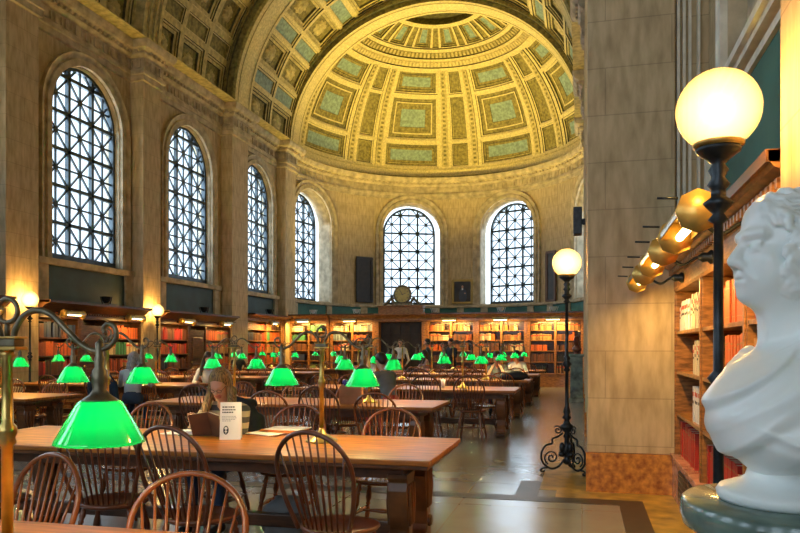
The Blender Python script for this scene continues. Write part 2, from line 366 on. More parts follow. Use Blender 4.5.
WIN_N = [0]
def window(P, uc, depth):
    """iron window: frame, mullions and glazing pattern, panes"""
    WIN_N[0] += 1; name = 'window_%d' % WIN_N[0]
    w, sill, spr = W_HALF, WZ_SILL, WZ_SPR
    def halfw(z): return w if z <= spr else math.sqrt(max(0, w*w-(z-spr)**2))
    root = None
    g = MB()   # bars
    d0, d1 = depth-0.05, depth+0.05
    def bar(u1_, z1_, u2_, z2_, t, dd=0.03, mm='window_iron'):
        du_, dz_ = u2_-u1_, z2_-z1_; l = math.hypot(du_, dz_)
        if l < 1e-3: return
        nu_, nz_ = -dz_/l*t/2, du_/l*t/2
        q = [(u1_+nu_, z1_+nz_), (u2_+nu_, z2_+nz_), (u2_-nu_, z2_-nz_), (u1_-nu_, z1_-nz_)]
        a = [P(u, z, depth-dd) for u, z in q]; c = [P(u, z, depth+dd) for u, z in q]
        n = len(g.v); g.v += [tuple(p) for p in a+c]
        for f in ((0, 1, 2, 3), (7, 6, 5, 4), (0, 4, 5, 1), (1, 5, 6, 2), (2, 6, 7, 3), (3, 7, 4, 0)): g.face([n+i for i in f], mm)
    cw = 2*w/3; rows = [sill+0.8625*i for i in range(7)]
    # main mullions / transoms
    for i in (1, 2):
        u = -w+cw*i; bar(uc+u, sill, uc+u, spr+math.sqrt(w*w-u*u), 0.085, 0.05)
    for z in rows[1:6]:
        h = halfw(z)
        if h > 0.1: bar(uc-h, z, uc+h, z, 0.085, 0.05)
    def clip(u1_, z1_, u2_, z2_):
        # clip a segment (relative u) to the arched outline by sampling
        N_ = 24; pts = [(u1_+(u2_-u1_)*i/N_, z1_+(z2_-z1_)*i/N_) for i in range(N_+1)]
        ok = [i for i, (u, z) in enumerate(pts) if z <= spr+w and abs(u) <= halfw(z)+1e-6]
        return (pts[ok[0]], pts[ok[-1]]) if len(ok) > 1 else None
    for i in range(3):
        for j in range(6):
            ua, ub = -w+cw*i, -w+cw*(i+1); za, zb = rows[j], rows[j]+0.8625
            um, zm = (ua+ub)/2, (za+zb)/2
            for seg in ((ua, za, ub, zb), (ua, zb, ub, za), (um, za, um, zb), (ua, zm, ub, zm)):
                c = clip(*seg)
                if c: bar(uc+c[0][0], c[0][1], uc+c[1][0], c[1][1], 0.045, 0.02)
            if abs(um) < halfw(zm):
                k = 8; pts = [(uc+um+0.066*math.cos(2*PI*t/k), zm+0.066*math.sin(2*PI*t/k)) for t in range(k)]
                n = len(g.v); g.v += [tuple(P(u, z, depth-0.025)) for u, z in pts]; g.face(list(range(n, n+k)), 'window_iron')
    f = MB()   # outer frame ring
    n = 20
    def out(w_, zb): return [(uc-w_, zb)]+[(uc-w_*math.cos(PI*i/n), spr+w_*math.sin(PI*i/n)) for i in range(n+1)]+[(uc+w_, zb)]
    prof = [(w+0.02, -0.07), (w-0.07, -0.07), (w-0.07, 0.07), (w+0.02, 0.07)]
    f.grid([[P(u, z, depth+dd) for u, z in out(w_, sill)] for w_, dd in prof], 'window_iron', False)
    for za, zb in ((sill, sill+0.14),):
        q = [(uc-w, za), (uc+w, za), (uc+w, zb), (uc-w, zb)]
        a = [P(u, z, depth-0.08) for u, z in q]; c = [P(u, z, depth+0.08) for u, z in q]
        nn = len(f.v); f.v += [tuple(p) for p in a+c]
        for ff in ((0, 1, 2, 3), (7, 6, 5, 4), (0, 4, 5, 1), (1, 5, 6, 2), (2, 6, 7, 3), (3, 7, 4, 0)): f.face([nn+i for i in ff], 'window_iron')
    root = f.build(name); struct(root)
    g.build('glazing_bars', root)
    p = MB(); pts = [P(u, z, depth+0.01) for u, z in out(w, sill)]; nn = len(p.v); p.v += [tuple(q) for q in pts]; p.face(list(range(len(pts))), 'pane_glass')
    p.build('window_pane', root)
    return root

# ---- left wall
LP = [(-6.3, -5.9), (-1.9, -1.1), (2.8, 3.6), (7.4, 8.25), (12.0, 12.9), (16.65, 17.45), (21.6, 22.75), (26.0, 27.0)]
mb = MB()
P_left = lambda u, z, d: (WL-d, u, z)
bounds = [YB] + [0.5*(LP[i][0]+LP[i][1]) for i in range(1, 7)] + [27.4]
for i, yc in enumerate(LEFT_WIN):
    arched_wall(mb, P_left, bounds[i], bounds[i+1], 0, 9.5, yc, W_HALF, WZ_SILL, WZ_SPR, 0.4, 'limestone', 'plain_stone', du=9)
struct(mb.build('wall_left', uv=True))
mb = MB()
for yc in LEFT_WIN:
    arch_ring(mb, P_left, yc, W_HALF+0.02, W_HALF+0.34, WZ_SILL-0.05, WZ_SPR, 0, -0.09, 'plain_stone')
    mb.box(WL, WL+0.16, yc-1.75, yc+1.75, WZ_SILL-0.16, WZ_SILL-0.02, 'plain_stone')
    mb.box(WL, WL+0.10, yc-1.72, yc-1.4, 2.45, WZ_SILL-0.16, 'plain_stone'); mb.box(WL, WL+0.10, yc+1.4, yc+1.72, 2.45, WZ_SILL-0.16, 'plain_stone')
    mb.box(WL, WL+0.03, yc-1.4, yc+1.4, 2.45, WZ_SILL-0.16, 'green_panel')
struct(mb.build('trim_3'))
for yc in LEFT_WIN: window(P_left, yc, 0.2)
# ---- right wall (behind bookcases) with blind arches
mb = MB(); P_right = lambda u, z, d: (WR+d, u, z)
for (a, c, yc) in ((YB, 3.0, 0.2), (3.0, 7.9, 5.35), (7.9, 12.5, 10.3), (12.5, 17.0, 14.95), (17.0, 22.2, 19.6), (22.2, 27.4, 24.25)):
    arched_wall(mb, P_right, a, c, 0, 9.5, yc, W_HALF, 3.6, WZ_SPR, 0.15, 'limestone', 'plain_stone', du=9)
    mb.box(WR+0.15, WR+0.2, yc-1.4, yc+1.4, 3.4, 8.4, 'plain_stone')
struct(mb.build('wall_right', uv=True))
mb = MB()
for y0, y1, yc in ((3.3, 7.46, 5.35), (8.3, 12.0, 10.3), (12.9, 16.65, 14.95), (17.45, 21.6, 19.6)):
    arch_ring(mb, lambda u, z, d: (WR+d, u, z), yc, W_HALF+0.02, W_HALF+0.2, 3.7, WZ_SPR, 0, -0.06, 'trim_paint')
    for dz, ox in ((0, 0.10), (0.05, 0.14), (0.1, 0.10), (-0.1, 0.06)): mb.box(WR-ox, WR, y0, y1, 3.5+dz, 3.56+dz, 'trim_paint')
    mb.box(WR-0.03, WR, y0+0.25, y1-0.2, 2.3, 3.4, 'teal_panel')
    mb.box(WR-0.07, WR, y1-0.2, y1-0.08, 2.3, 3.4, 'trim_paint'); mb.box(WR-0.07, WR, y0, y0+0.25, 2.3, 3.4, 'plain_stone')
struct(mb.build('trim_4'))
# ---- piers
def pier(x0, x1, y0, y1, side, top=9.0, jamb=True):
    mb = MB(); mb.box(x0, x1, y0, y1, 0.395, top, 'limestone'); o = mb.build('pier', uv=True, bevel=0.01); struct(o)
    mb = MB(); e = 0.012
    mb.box(x0-e*(side > 0), x1+e*(side < 0), y0-e, y1+e, 0, 0.395, 'orange_marble'); mb.build('marble_base', o)
    return o
for (a, c) in LP: pier(WL-0.1, PL, a, c, -1)
for (a, c) in ((7.46, 8.3), (12.0, 12.9), (16.65, 17.45), (21.6, 22.75), (26.0, 27.0)):
    pier(PR, 0.88, a, c, 1); mb = MB()
    # stepped jamb between the pier and the wall
    mb.box(0.88, WR+0.05, a+0.10, c-0.10, 0.0, 9.0, 'limestone')
    for k, xx in enumerate((0.90, 0.955, 1.01)): mb.box(xx, xx+0.028, a+0.03+0.02*k, a+0.11, 2.2, 9.0, 'trim_paint')
    mb.box(1.09, 1.115, a+0.04, a+0.11, 2.2, 9.0, 'trim_paint')
    struct(mb.build('jamb', uv=True))
mb = MB(); mb.box(0.80, WR+0.1, 2.35, 3.3, 0.395, 9.0, 'limestone'); o = struct(mb.build('pier', uv=True, bevel=0.01))
mb = MB(); mb.box(0.788, WR+0.1, 2.34, 3.31, 0, 0.395, 'orange_marble'); mb.build('marble_base', o)
# ---- back wall behind the camera, its windows added to light pier and bust
mb = MB(); P_back = lambda u, z, d: (u, YB-d, z); bb_ = [-12.2, -7.4, -3.7, 1.4]
for i, xc in enumerate(ADDED_BACK_WIN): arched_wall(mb, P_back, bb_[i], bb_[i+1], 0, 16.5, xc, 1.25, 2.6, 6.85, 0.4, 'limestone', 'plain_stone', du=9)
struct(mb.build('wall_back', uv=True))
for xc in ADDED_BACK_WIN: window(P_back, xc, 0.2)
# ---- apse wall
def P_apse(u, z, d):
    R = APR + d; a = u/APR
    return (APC[0]+R*math.sin(a), APC[1]+R*math.cos(a), z)
mb = MB(); bd = [-PI/2, math.radians(-48), 0, math.radians(48), PI/2]
for i, a in enumerate(APSE_WIN):
    arched_wall(mb, P_apse, bd[i]*APR, bd[i+1]*APR, 0, 9.5, math.radians(a)*APR, W_HALF+0.12, WZ_SILL, WZ_SPR, 0.75, 'limestone', 'plain_stone')
def uv_apse(c): return (math.atan2(c.x-APC[0], c.y-APC[1])*APR, c.z)
struct(mb.build('wall_apse', uv=uv_apse))
for a in APSE_WIN:
    u = math.radians(a)*APR; r = math.radians(a)
    def P_flat(uu, z, d, r=r, u=u):
        R = APR+d; t = uu-u
        return (APC[0]+R*math.sin(r)+t*math.cos(r), APC[1]+R*math.cos(r)-t*math.sin(r), z)
    window(P_flat, u, 0.62)
mb = MB()
for a in APSE_WIN:
    u = math.radians(a)*APR
    arch_ring(mb, P_apse, u, W_HALF+0.14, W_HALF+0.5, WZ_SILL-0.05, WZ_SPR, 0, -0.1, 'plain_stone')
def arc_path(R, a0, a1, n=40, c=APC): return [(c[0]+R*math.sin(a0+(a1-a0)*i/n), c[1]+R*math.cos(a0+(a1-a0)*i/n)) for i in range(n+1)]
# green panel strip under the apse sills and stone uprights
mb.sweep(arc_path(APR, PI/2, -PI/2), [(0, 3.42), (0.14, 3.40), (0.14, 3.30), (0.05, 3.28), (0.0, 3.28)], 'plain_stone')
mb.sweep(arc_path(APR, PI/2, -PI/2), [(0.02, 3.28), (0.02, 2.5)], 'teal_panel')
for a in (-88, -64, -45, -34, -11, 0, 11, 34, 45, 57, 88):
    r = math.radians(a); mx = Matrix.Translation((APC[0]+APR*math.sin(r), APC[1]+APR*math.cos(r), 0)) @ Matrix.Rotation(-r, 4, 'Z')
    mb.box(-0.16, 0.16, -0.09, 0.0, 2.5, 3.3, 'plain_stone', mx)
struct(mb.build('trim_5'))
# ---- entablature at the springing of the vaults
ent = [(0.0, 8.42), (0.06, 8.44), (0.06, 8.58), (0.09, 8.6), (0.09, 8.70), (0.04, 8.72), (0.04, 9.02), (0.10, 9.05), (0.14, 9.10), (0.14, 9.16), (0.26, 9.22), (0.30, 9.30), (0.32, 9.40), (0.0, 9.44)]
mb = MB()
def ent_path(path, m='plain_stone', orn=True):
    mb.sweep(path, ent, m)
    for i in range(len(path)-1):
        a = Vector(path[i]); c = Vector(path[i+1]); l = (c-a).length
        d = (c-a).normalized(); nn = Vector((-d.y, d.x)); ang = math.atan2(d.y, d.x)
        k = int(l/0.17)
        if l < 0.12: continue
        for j in range(max(k, 1)):
            p = a+d*(l*(j+0.5)/max(k, 1)); mx = Matrix.Translation((p.x, p.y, 0)) @ Matrix.Rotation(ang, 4, 'Z')
            mb.box(-0.045, 0.045, 0.13, 0.2, 9.11, 9.2, m, mx)
            if orn:
                if j % 2 == 0: mb.box(-0.05, 0.05, 0.03, 0.075, 8.76, 8.98, m, mx)
                else: mb.box(-0.012, 0.012, 0.03, 0.07, 8.78, 8.96, m, mx)
pth = [(WL, 27.0)]
pth = [(PL+0.0, 27.0), (PL, 26.0), (WL, 26.0)]
for (a, c) in reversed(LP[:-1]): pth += [(WL, c), (PL, c), (PL, a), (WL, a)]
pth += [(WL, YB)]
pthL = pth[::-1]       # travelling +y on the left wall: inward is to the right, so reverse
ent_path([(p[0], p[1]) for p in pth])
pr = [(WR, YB)]
for (a, c) in ((2.35, 3.3),): pr += [(WR, a), (0.8, a), (0.8, c), (WR, c)]
for (a, c) in ((7.46, 8.3), (12.0, 12.9), (16.65, 17.45), (21.6, 22.75)): pr += [(WR, a), (PR, a), (PR, c), (WR, c)]
pr += [(WR, 26.0), (PR, 26.0), (PR, 27.0)]
ent_path(pr)
ent_path(arc_path(APR, PI/2, -PI/2, 44))
ent_path([(PR, 27.0), (PR, 27.05), (APC[0]+APR, 27.05), (APC[0]+APR, 27.6)], orn=False); ent_path([(APC[0]-APR, 27.6), (APC[0]-APR, 27.05), (PL, 27.05), (PL, 27.0)], orn=False)
struct(mb.build('trim_6'))
mb = MB()
mb.box(APC[0]-APR-0.4, WL+0.01, 26.9, 27.62, 0, 9.4, 'limestone'); mb.box(APC[0]+APR-0.01, WR+0.1, 26.9, 27.62, 0, 9.4, 'limestone')
struct(mb.build('trim_7', uv=True))

# ---- coffered vaults
def coffer(mb, P, u0, u1, v0, v1, steps, n=3, nu=None):
    """steps [(margin, depth, material)] -> nested rings, last one filled"""
    nu = nu or n
    def loop(mg, d):
        a, c, e, f = u0+mg, u1-mg, v0+mg, v1-mg; pts = []
        for i in range(nu): pts.append((a+(c-a)*i/nu, e))
        for i in range(n): pts.append((c, e+(f-e)*i/n))
        for i in range(nu): pts.append((c-(c-a)*i/nu, f))
        for i in range(n): pts.append((a, f-(f-e)*i/n))
        return [P(u, v, d) for u, v in pts]
    prev = loop(steps[0][0], steps[0][1])
    for i in range(1, len(steps)):
        cur = loop(steps[i][0], steps[i][1]); k = len(cur)
        b0 = len(mb.v); mb.v += [tuple(p) for p in prev+cur]
        for j in range(k): mb.face([b0+j, b0+(j+1) % k, b0+k+(j+1) % k, b0+k+j], steps[i][2])
        prev = cur
    mg, d, m = steps[-1]
    a, c, e, f = u0+mg, u1-mg, v0+mg, v1-mg
    rows = [[P(a+(c-a)*i/nu, e+(f-e)*j/n, d) for j in range(n+1)] for i in range(nu+1)]
    mb.grid(rows, m, False)
def patch(mb, P, u0, u1, v0, v1, d, m, nu=4, nv=4):
    mb.grid([[P(u0+(u1-u0)*i/nu, v0+(v1-v0)*j/nv, d) for j in range(nv+1)] for i in range(nu+1)], m, False)
def rosette(mb, P, uc, vc, r, d, m, su=1.0):
    rows = []
    for k, (rr, dd) in enumerate(((0.0, -0.07), (0.3, -0.05), (0.36, -0.02), (0.7, -0.085), (1.0, 0.0))):
        rows.append([P(uc+su*r*rr*(1+0.16*math.cos(8*t*2*PI/32)*(k > 2))*math.cos(2*PI*t/32), vc+r*rr*(1+0.16*math.cos(8*t*2*PI/32)*(k > 2))*math.sin(2*PI*t/32), d+dd) for t in range(32)])
    mb.grid(rows, m, True, closed_v=True)
def barrel(a, bb, y0_, zs=SPR):
    """u = metres along hall, v = metres round the arc from the left springing"""
    Rm = (a+bb)/2
    def P(u, v, d):
        t = v/Rm
        return (CX-(a+d)*math.cos(t), u, zs+(bb+d)*math.sin(t))
    return P, PI*Rm
mb = MB()
# main vault between ribs
P, LV = barrel(5.9, 5.8, 0)
nb = 9; unit = LV/nb
ribs = [YB]+[0.5*(a+c) for a, c in LP[1:6]]+[21.6]
for bi in range(len(ribs)-1):
    ya, yb = ribs[bi]+(0.42 if bi else 0), ribs[bi+1]-(0.42 if bi < len(ribs)-2 else 0)
    ncol = 3; cw = (yb-ya)/ncol
    for r in range(nb):
        v0 = r*unit; vb = v0+unit*0.66
        for c in range(ncol):
            u0 = ya+c*cw
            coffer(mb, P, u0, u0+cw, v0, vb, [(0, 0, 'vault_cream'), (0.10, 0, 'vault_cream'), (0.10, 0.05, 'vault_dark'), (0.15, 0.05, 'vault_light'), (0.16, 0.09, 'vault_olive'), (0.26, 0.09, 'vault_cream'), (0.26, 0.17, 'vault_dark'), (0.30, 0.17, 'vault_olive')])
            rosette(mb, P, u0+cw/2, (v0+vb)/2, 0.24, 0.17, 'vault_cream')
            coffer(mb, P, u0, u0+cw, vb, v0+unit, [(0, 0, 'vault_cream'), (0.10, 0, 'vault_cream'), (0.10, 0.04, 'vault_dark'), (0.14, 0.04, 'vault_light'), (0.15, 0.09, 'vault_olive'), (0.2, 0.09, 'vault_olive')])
P2, LV2 = barrel(5.62, 5.52, 0)
for i, (a, c) in enumerate(LP[1:6]):
    ym = (a+c)/2
    patch(mb, P2, ym-0.42, ym+0.42, 0, LV2, 0, 'vault_cream', 1, 40)
    for e in (ym-0.42, ym+0.42):
        mb.grid([[P2(e, LV2*j/40, 0) for j in range(41)], [P(e, LV*j/40, 0.02) for j in range(41)]], 'vault_cream', False)
    for e in (-0.22, 0.0, 0.22): patch(mb, P2, ym+e-0.03, ym+e+0.03, 0, LV2, -0.03, 'vault_olive', 1, 40)
# the great arch: moulded face and pale soffit
A3a, A3b = 5.5, 5.3
P3, LV3 = barrel(A3a, A3b, 0)
prof = [(0.42, -0.0, 'vault_dark'), (0.40, -0.1, 'vault_olive'), (0.30, -0.12, 'vault_olive'), (0.28, -0.06, 'vault_dark'), (0.18, -0.06, 'vault_olive'), (0.16, -0.1, 'vault_olive'), (0.06, -0.1, 'vault_olive'), (0.0, -0.02, 'vault_olive'), (0.0, 0.03, 'vault_cream')]
for i in range(len(prof)-1):
    (d1_, y1_, _), (d2_, y2_, m_) = prof[i], prof[i+1]
    mb.grid([[P3(21.6+y1_, LV3*j/48, d1_) for j in range(49)], [P3(21.6+y2_, LV3*j/48, d2_) for j in range(49)]], m_, False)
mb.grid([[P3(21.6, LV3*j/48, 0.3) for j in range(49)], [P3(21.6, LV3*j/48, 1.2) for j in range(49)]], 'vault_olive', False)
patch(mb, P3, 21.6, 22.75, 0, LV3, 0, 'vault_light', 1, 48)
patch(mb, P3, 21.75, 21.80, 0, LV3, -0.012, 'vault_olive', 1, 48); patch(mb, P3, 22.55, 22.60, 0, LV3, -0.012, 'vault_olive', 1, 48)
# coffered band beyond it
P4, LV4 = barrel(5.62, 5.42, 0)
mb.grid([[P3(22.75, LV3*j/48, 0) for j in range(49)], [P4(22.75, LV4*j/48, 0) for j in range(49)]], 'vault_olive', False)
nb4 = 9; un = LV4/nb4
for r in range(nb4):
    v0 = r*un; vb = v0+un*0.62
    for (ua, ub) in ((22.75, 24.6), (24.6, 26.4)):
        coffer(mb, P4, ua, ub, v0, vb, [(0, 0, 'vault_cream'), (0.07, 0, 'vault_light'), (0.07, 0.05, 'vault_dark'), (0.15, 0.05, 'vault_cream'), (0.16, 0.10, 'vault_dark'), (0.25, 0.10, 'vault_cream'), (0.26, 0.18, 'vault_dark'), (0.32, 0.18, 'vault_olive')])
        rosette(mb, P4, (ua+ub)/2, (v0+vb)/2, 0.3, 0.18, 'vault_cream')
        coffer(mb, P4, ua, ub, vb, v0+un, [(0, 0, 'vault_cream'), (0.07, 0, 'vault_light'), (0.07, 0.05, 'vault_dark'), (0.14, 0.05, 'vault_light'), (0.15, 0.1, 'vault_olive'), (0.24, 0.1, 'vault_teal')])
# rim arch in front of the half dome
R5a, R5b = 5.55, 4.95
P5, LV5 = barrel(R5a, R5b, 0)
K = 56
def ring5(d1_, y1_, d2_, y2_, m_): mb.grid([[P5(y1_, LV5*j/K, d1_) for j in range(K+1)], [P5(y2_, LV5*j/K, d2_) for j in range(K+1)]], m_, False)
ring5(1.4, 26.4, 0.34, 26.4, 'vault_olive'); ring5(0.34, 26.4, 0.30, 26.28, 'vault_cream'); ring5(0.30, 26.28, 0.2, 26.28, 'vault_olive'); ring5(0.2, 26.28, 0.18, 26.38, 'vault_dark'); ring5(0.18, 26.38, 0.0, 26.36, 'vault_olive')
ring5(0, 26.36, 0, 27.35, 'vault_light'); ring5(-0.012, 26.5, -0.012, 26.55, 'vault_olive'); ring5(-0.012, 27.15, -0.012, 27.2, 'vault_olive')
ring5(0, 27.35, 1.6, 27.35, 'vault_olive')
# half dome
DA, DB = 6.0, 5.75
def PD(u, v, d):     # u azimuth deg from hall axis, v elevation deg
    a, e = math.radians(u), math.radians(v)
    return (APC[0]+(DA+d)*math.cos(e)*math.sin(a), APC[1]+(DA+d)*math.cos(e)*math.cos(a), SPR+(DB+d)*math.sin(e))
def dcoffer(u0, u1, v0, v1, steps, n=4):
    # margins given in metres -> convert to degrees at this elevation
    vm = math.radians((v0+v1)/2); ku = math.degrees(1/(DA*max(0.25, math.cos(vm)))); kv = math.degrees(1/DA)
    def loop(mg, d):
        a, c, e, f = u0+mg*ku, u1-mg*ku, v0+mg*kv, v1-mg*kv; pts = []
        for i in range(n): pts.append((a+(c-a)*i/n, e))
        for i in range(n): pts.append((c, e+(f-e)*i/n))
        for i in range(n): pts.append((c-(c-a)*i/n, f))
        for i in range(n): pts.append((a, f-(f-e)*i/n))
        return [PD(u, v, d) for u, v in pts]
    prev = loop(*steps[0][:2])
    for i in range(1, len(steps)):
        cur = loop(*steps[i][:2]); k = len(cur); b0 = len(mb.v); mb.v += [tuple(p) for p in prev+cur]
        for j in range(k): mb.face([b0+j, b0+(j+1) % k, b0+k+(j+1) % k, b0+k+j], steps[i][2])
        prev = cur
    mg, d, m = steps[-1]; a, c, e, f = u0+mg*ku, u1-mg*ku, v0+mg*kv, v1-mg*kv
    mb.grid([[PD(a+(c-a)*i/n, e+(f-e)*j/n, d) for j in range(n+1)] for i in range(n+1)], m, False)
def dpatch(u0, u1, v0, v1, d, m, nu=3, nv=4): mb.grid([[PD(u0+(u1-u0)*i/nu, v0+(v1-v0)*j/nv, d) for j in range(nv+1)] for i in range(nu+1)], m, False)
wide = [-67.5, -22.5, 22.5, 67.5]; narrow = [-90, -45, 0, 45, 90]
HW, HN = 13.2, 4.6
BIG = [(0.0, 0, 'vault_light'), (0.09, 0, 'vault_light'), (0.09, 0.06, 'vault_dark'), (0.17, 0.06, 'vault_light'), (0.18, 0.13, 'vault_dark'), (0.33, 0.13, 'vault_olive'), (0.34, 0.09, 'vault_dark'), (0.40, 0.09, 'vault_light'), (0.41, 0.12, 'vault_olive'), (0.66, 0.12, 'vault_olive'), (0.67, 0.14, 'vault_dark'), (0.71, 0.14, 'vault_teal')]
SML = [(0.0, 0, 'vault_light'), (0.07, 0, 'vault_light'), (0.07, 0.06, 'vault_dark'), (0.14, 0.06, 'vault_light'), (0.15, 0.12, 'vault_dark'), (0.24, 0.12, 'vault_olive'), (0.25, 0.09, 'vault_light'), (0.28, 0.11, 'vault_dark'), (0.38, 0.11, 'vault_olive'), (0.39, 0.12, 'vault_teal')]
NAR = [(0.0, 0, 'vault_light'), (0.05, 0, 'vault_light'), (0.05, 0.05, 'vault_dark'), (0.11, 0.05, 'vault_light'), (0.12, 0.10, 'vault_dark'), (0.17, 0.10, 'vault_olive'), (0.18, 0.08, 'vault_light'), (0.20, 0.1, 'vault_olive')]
rowsD = [(5, 17, 'A'), (17, 37.5, 'B'), (37.5, 49, 'C')]
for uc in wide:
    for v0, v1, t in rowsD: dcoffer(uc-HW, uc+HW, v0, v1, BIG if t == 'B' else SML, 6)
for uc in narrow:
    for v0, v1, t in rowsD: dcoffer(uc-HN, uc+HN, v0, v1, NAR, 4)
for uc in narrow:
    for sgn in (-1, 1):
        c = uc+sgn*(HN+(22.5-HN-HW)/2); hw = (22.5-HN-HW)/2
        if abs(c) > 91: continue
        dpatch(c-hw, c+hw, 5, 49, -0.0, 'vault_light', 2, 12)
        dpatch(c-hw*0.62, c+hw*0.62, 5.5, 48.5, -0.05, 'vault_cream', 2, 12)
        for e in (-0.62, 0.62): mb.grid([[PD(c+hw*e, 5.5+43*j/12, -0.05) for j in range(13)], [PD(c+hw*e, 5.5+43*j/12, 0.01) for j in range(13)]], 'vault_dark', False)
        for j in range(22): dpatch(c-hw*0.3, c+hw*0.3, 6.5+j*1.93, 7.5+j*1.93, -0.065, 'vault_olive', 1, 1)
dpatch(-96, 96, -2, 90, 0.42, 'vault_dark', 48, 30)  # unseen shell added behind the dome to block sky leaks
dpatch(-92, 92, -1, 5, 0, 'vault_light', 40, 2); dpatch(-92, 92, 0.5, 1.2, -0.06, 'vault_olive', 40, 1); dpatch(-92, 92, 4.0, 4.6, -0.05, 'vault_cream', 40, 1)
# ornament ring
dpatch(-92, 92, 49, 50.5, -0.08, 'vault_light', 40, 1); dpatch(-92, 92, 50.5, 53.5, 0.0, 'vault_cream', 40, 1); dpatch(-92, 92, 53.5, 54.6, -0.05, 'vault_light', 40, 1); dpatch(-92, 92, 54.6, 58, 0.03, 'vault_olive', 40, 2); dpatch(-92, 92, 58, 59.6, -0.07, 'vault_light', 40, 1)
for k in range(72):
    a = -90+2.5*k; dpatch(a+0.5, a+1.9, 50.9, 53.0, -0.05, 'vault_light', 1, 1)
for k in range(60):
    a = -90+3*k; dpatch(a+0.7, a+2.3, 55.2, 57.4, -0.03, 'vault_cream', 1, 1)
# fan
for k in range(-4, 5):
    a = k*22.5
    dcoffer(a-7.8, a+7.8, 59.6, 70.5, [(0, 0, 'vault_light'), (0.05, 0, 'vault_light'), (0.05, 0.06, 'vault_dark'), (0.12, 0.06, 'vault_olive'), (0.13, 0.1, 'vault_dark'), (0.2, 0.10, 'vault_olive'), (0.22, 0.07, 'vault_light'), (0.25, 0.1, 'vault_teal')], 3)
    dcoffer(a+7.8, a+14.7, 59.6, 70.5, [(0, 0, 'vault_light'), (0.04, 0, 'vault_light'), (0.04, 0.05, 'vault_dark'), (0.09, 0.05, 'vault_olive')], 3)
dpatch(-92, 92, 70.5, 72.5, -0.06, 'vault_light', 40, 1); dpatch(-92, 92, 72.5, 90, 0.25, 'vault_dark', 24, 4); mb.grid([[PD(-92+184*i/40, 72.5, dd) for dd in (-0.06, 0.25)] for i in range(41)], 'vault_olive', False)
mb.box(WL-0.6, CX-5.3, YB, 27.4, 9.41, 9.44, 'vault_cream'); mb.box(CX+5.3, WR+0.6, YB, 27.4, 9.41, 9.44, 'vault_cream')
mb.box(-13, 2, YB, 21.6, 15.9, 16.0, 'vault_dark'); mb.box(-13, 2, 21.6, 34.5, 15.9, 16.0, 'vault_dark')  # unseen slabs added over the vaults to keep sky light out
mb.box(-13, 2, 26.3, 26.35, 15.0, 16, 'vault_dark')
struct(mb.build('ceiling', uv='keep' if False else None))
# ================================================================== BOOKCASES, BOOKS
BOOKS = []   # (distance, matrix, w, h, d, colour key, label, group)
BCOL = {'red': (0.50, 0.035, 0.02), 'orange red': (0.58, 0.12, 0.02), 'cream': (0.66, 0.56, 0.38), 'tan': (0.42, 0.24, 0.08), 'green': (0.05, 0.22, 0.09), 'dark blue': (0.03, 0.05, 0.14),
        'brown': (0.16, 0.06, 0.025), 'pale green': (0.25, 0.38, 0.10), 'grey blue': (0.25, 0.33, 0.38), 'black': (0.02, 0.02, 0.022), 'white': (0.72, 0.70, 0.66)}
for k, c in BCOL.items():
    mat('book_'+k, c, 0.45, var=0.1, scale=30); mat('book_'+k+'_worn', tuple(x*0.45+0.01 for x in c), 0.5, var=0.1, scale=30)
mat('book_pages', (0.70, 0.62, 0.45), 0.8)
def cam_dist(p):
    return -p[0]*math.sin(TH)+p[1]*math.cos(TH)
def fill_shelf(mx, u0, u1, z, hmax, dep, palette, place, rnd, full=1.0, wr=(0.03, 0.055), empty_from=None, hvar=0.18):
    """mx maps local (u along shelf, w depth into case, z up)"""
    u = u0; col = rnd.choice(palette); run = 0
    while True:
        if run <= 0: col = rnd.choice(palette); run = rnd.randint(4, 12); hh = hmax*rnd.uniform(1-hvar, 0.97)
        run -= 1
        w = rnd.uniform(*wr)
        if u+w > u0+(u1-u0)*full: break
        h = hh*(rnd.uniform(0.96, 1.0) if rnd.random() < 0.75 else rnd.uniform(0.8, 0.95)); p = mx @ Vector((u+w/2, 0.03+rnd.uniform(0, 0.015), z))
        BOOKS.append((cam_dist(p)/h, mx @ Matrix.Translation((u+w/2, 0.03+rnd.uniform(0, 0.012), z)), w*0.96, h, dep, col, place))
        u += w+(0.05 if rnd.random() < 0.06 else 0.0)
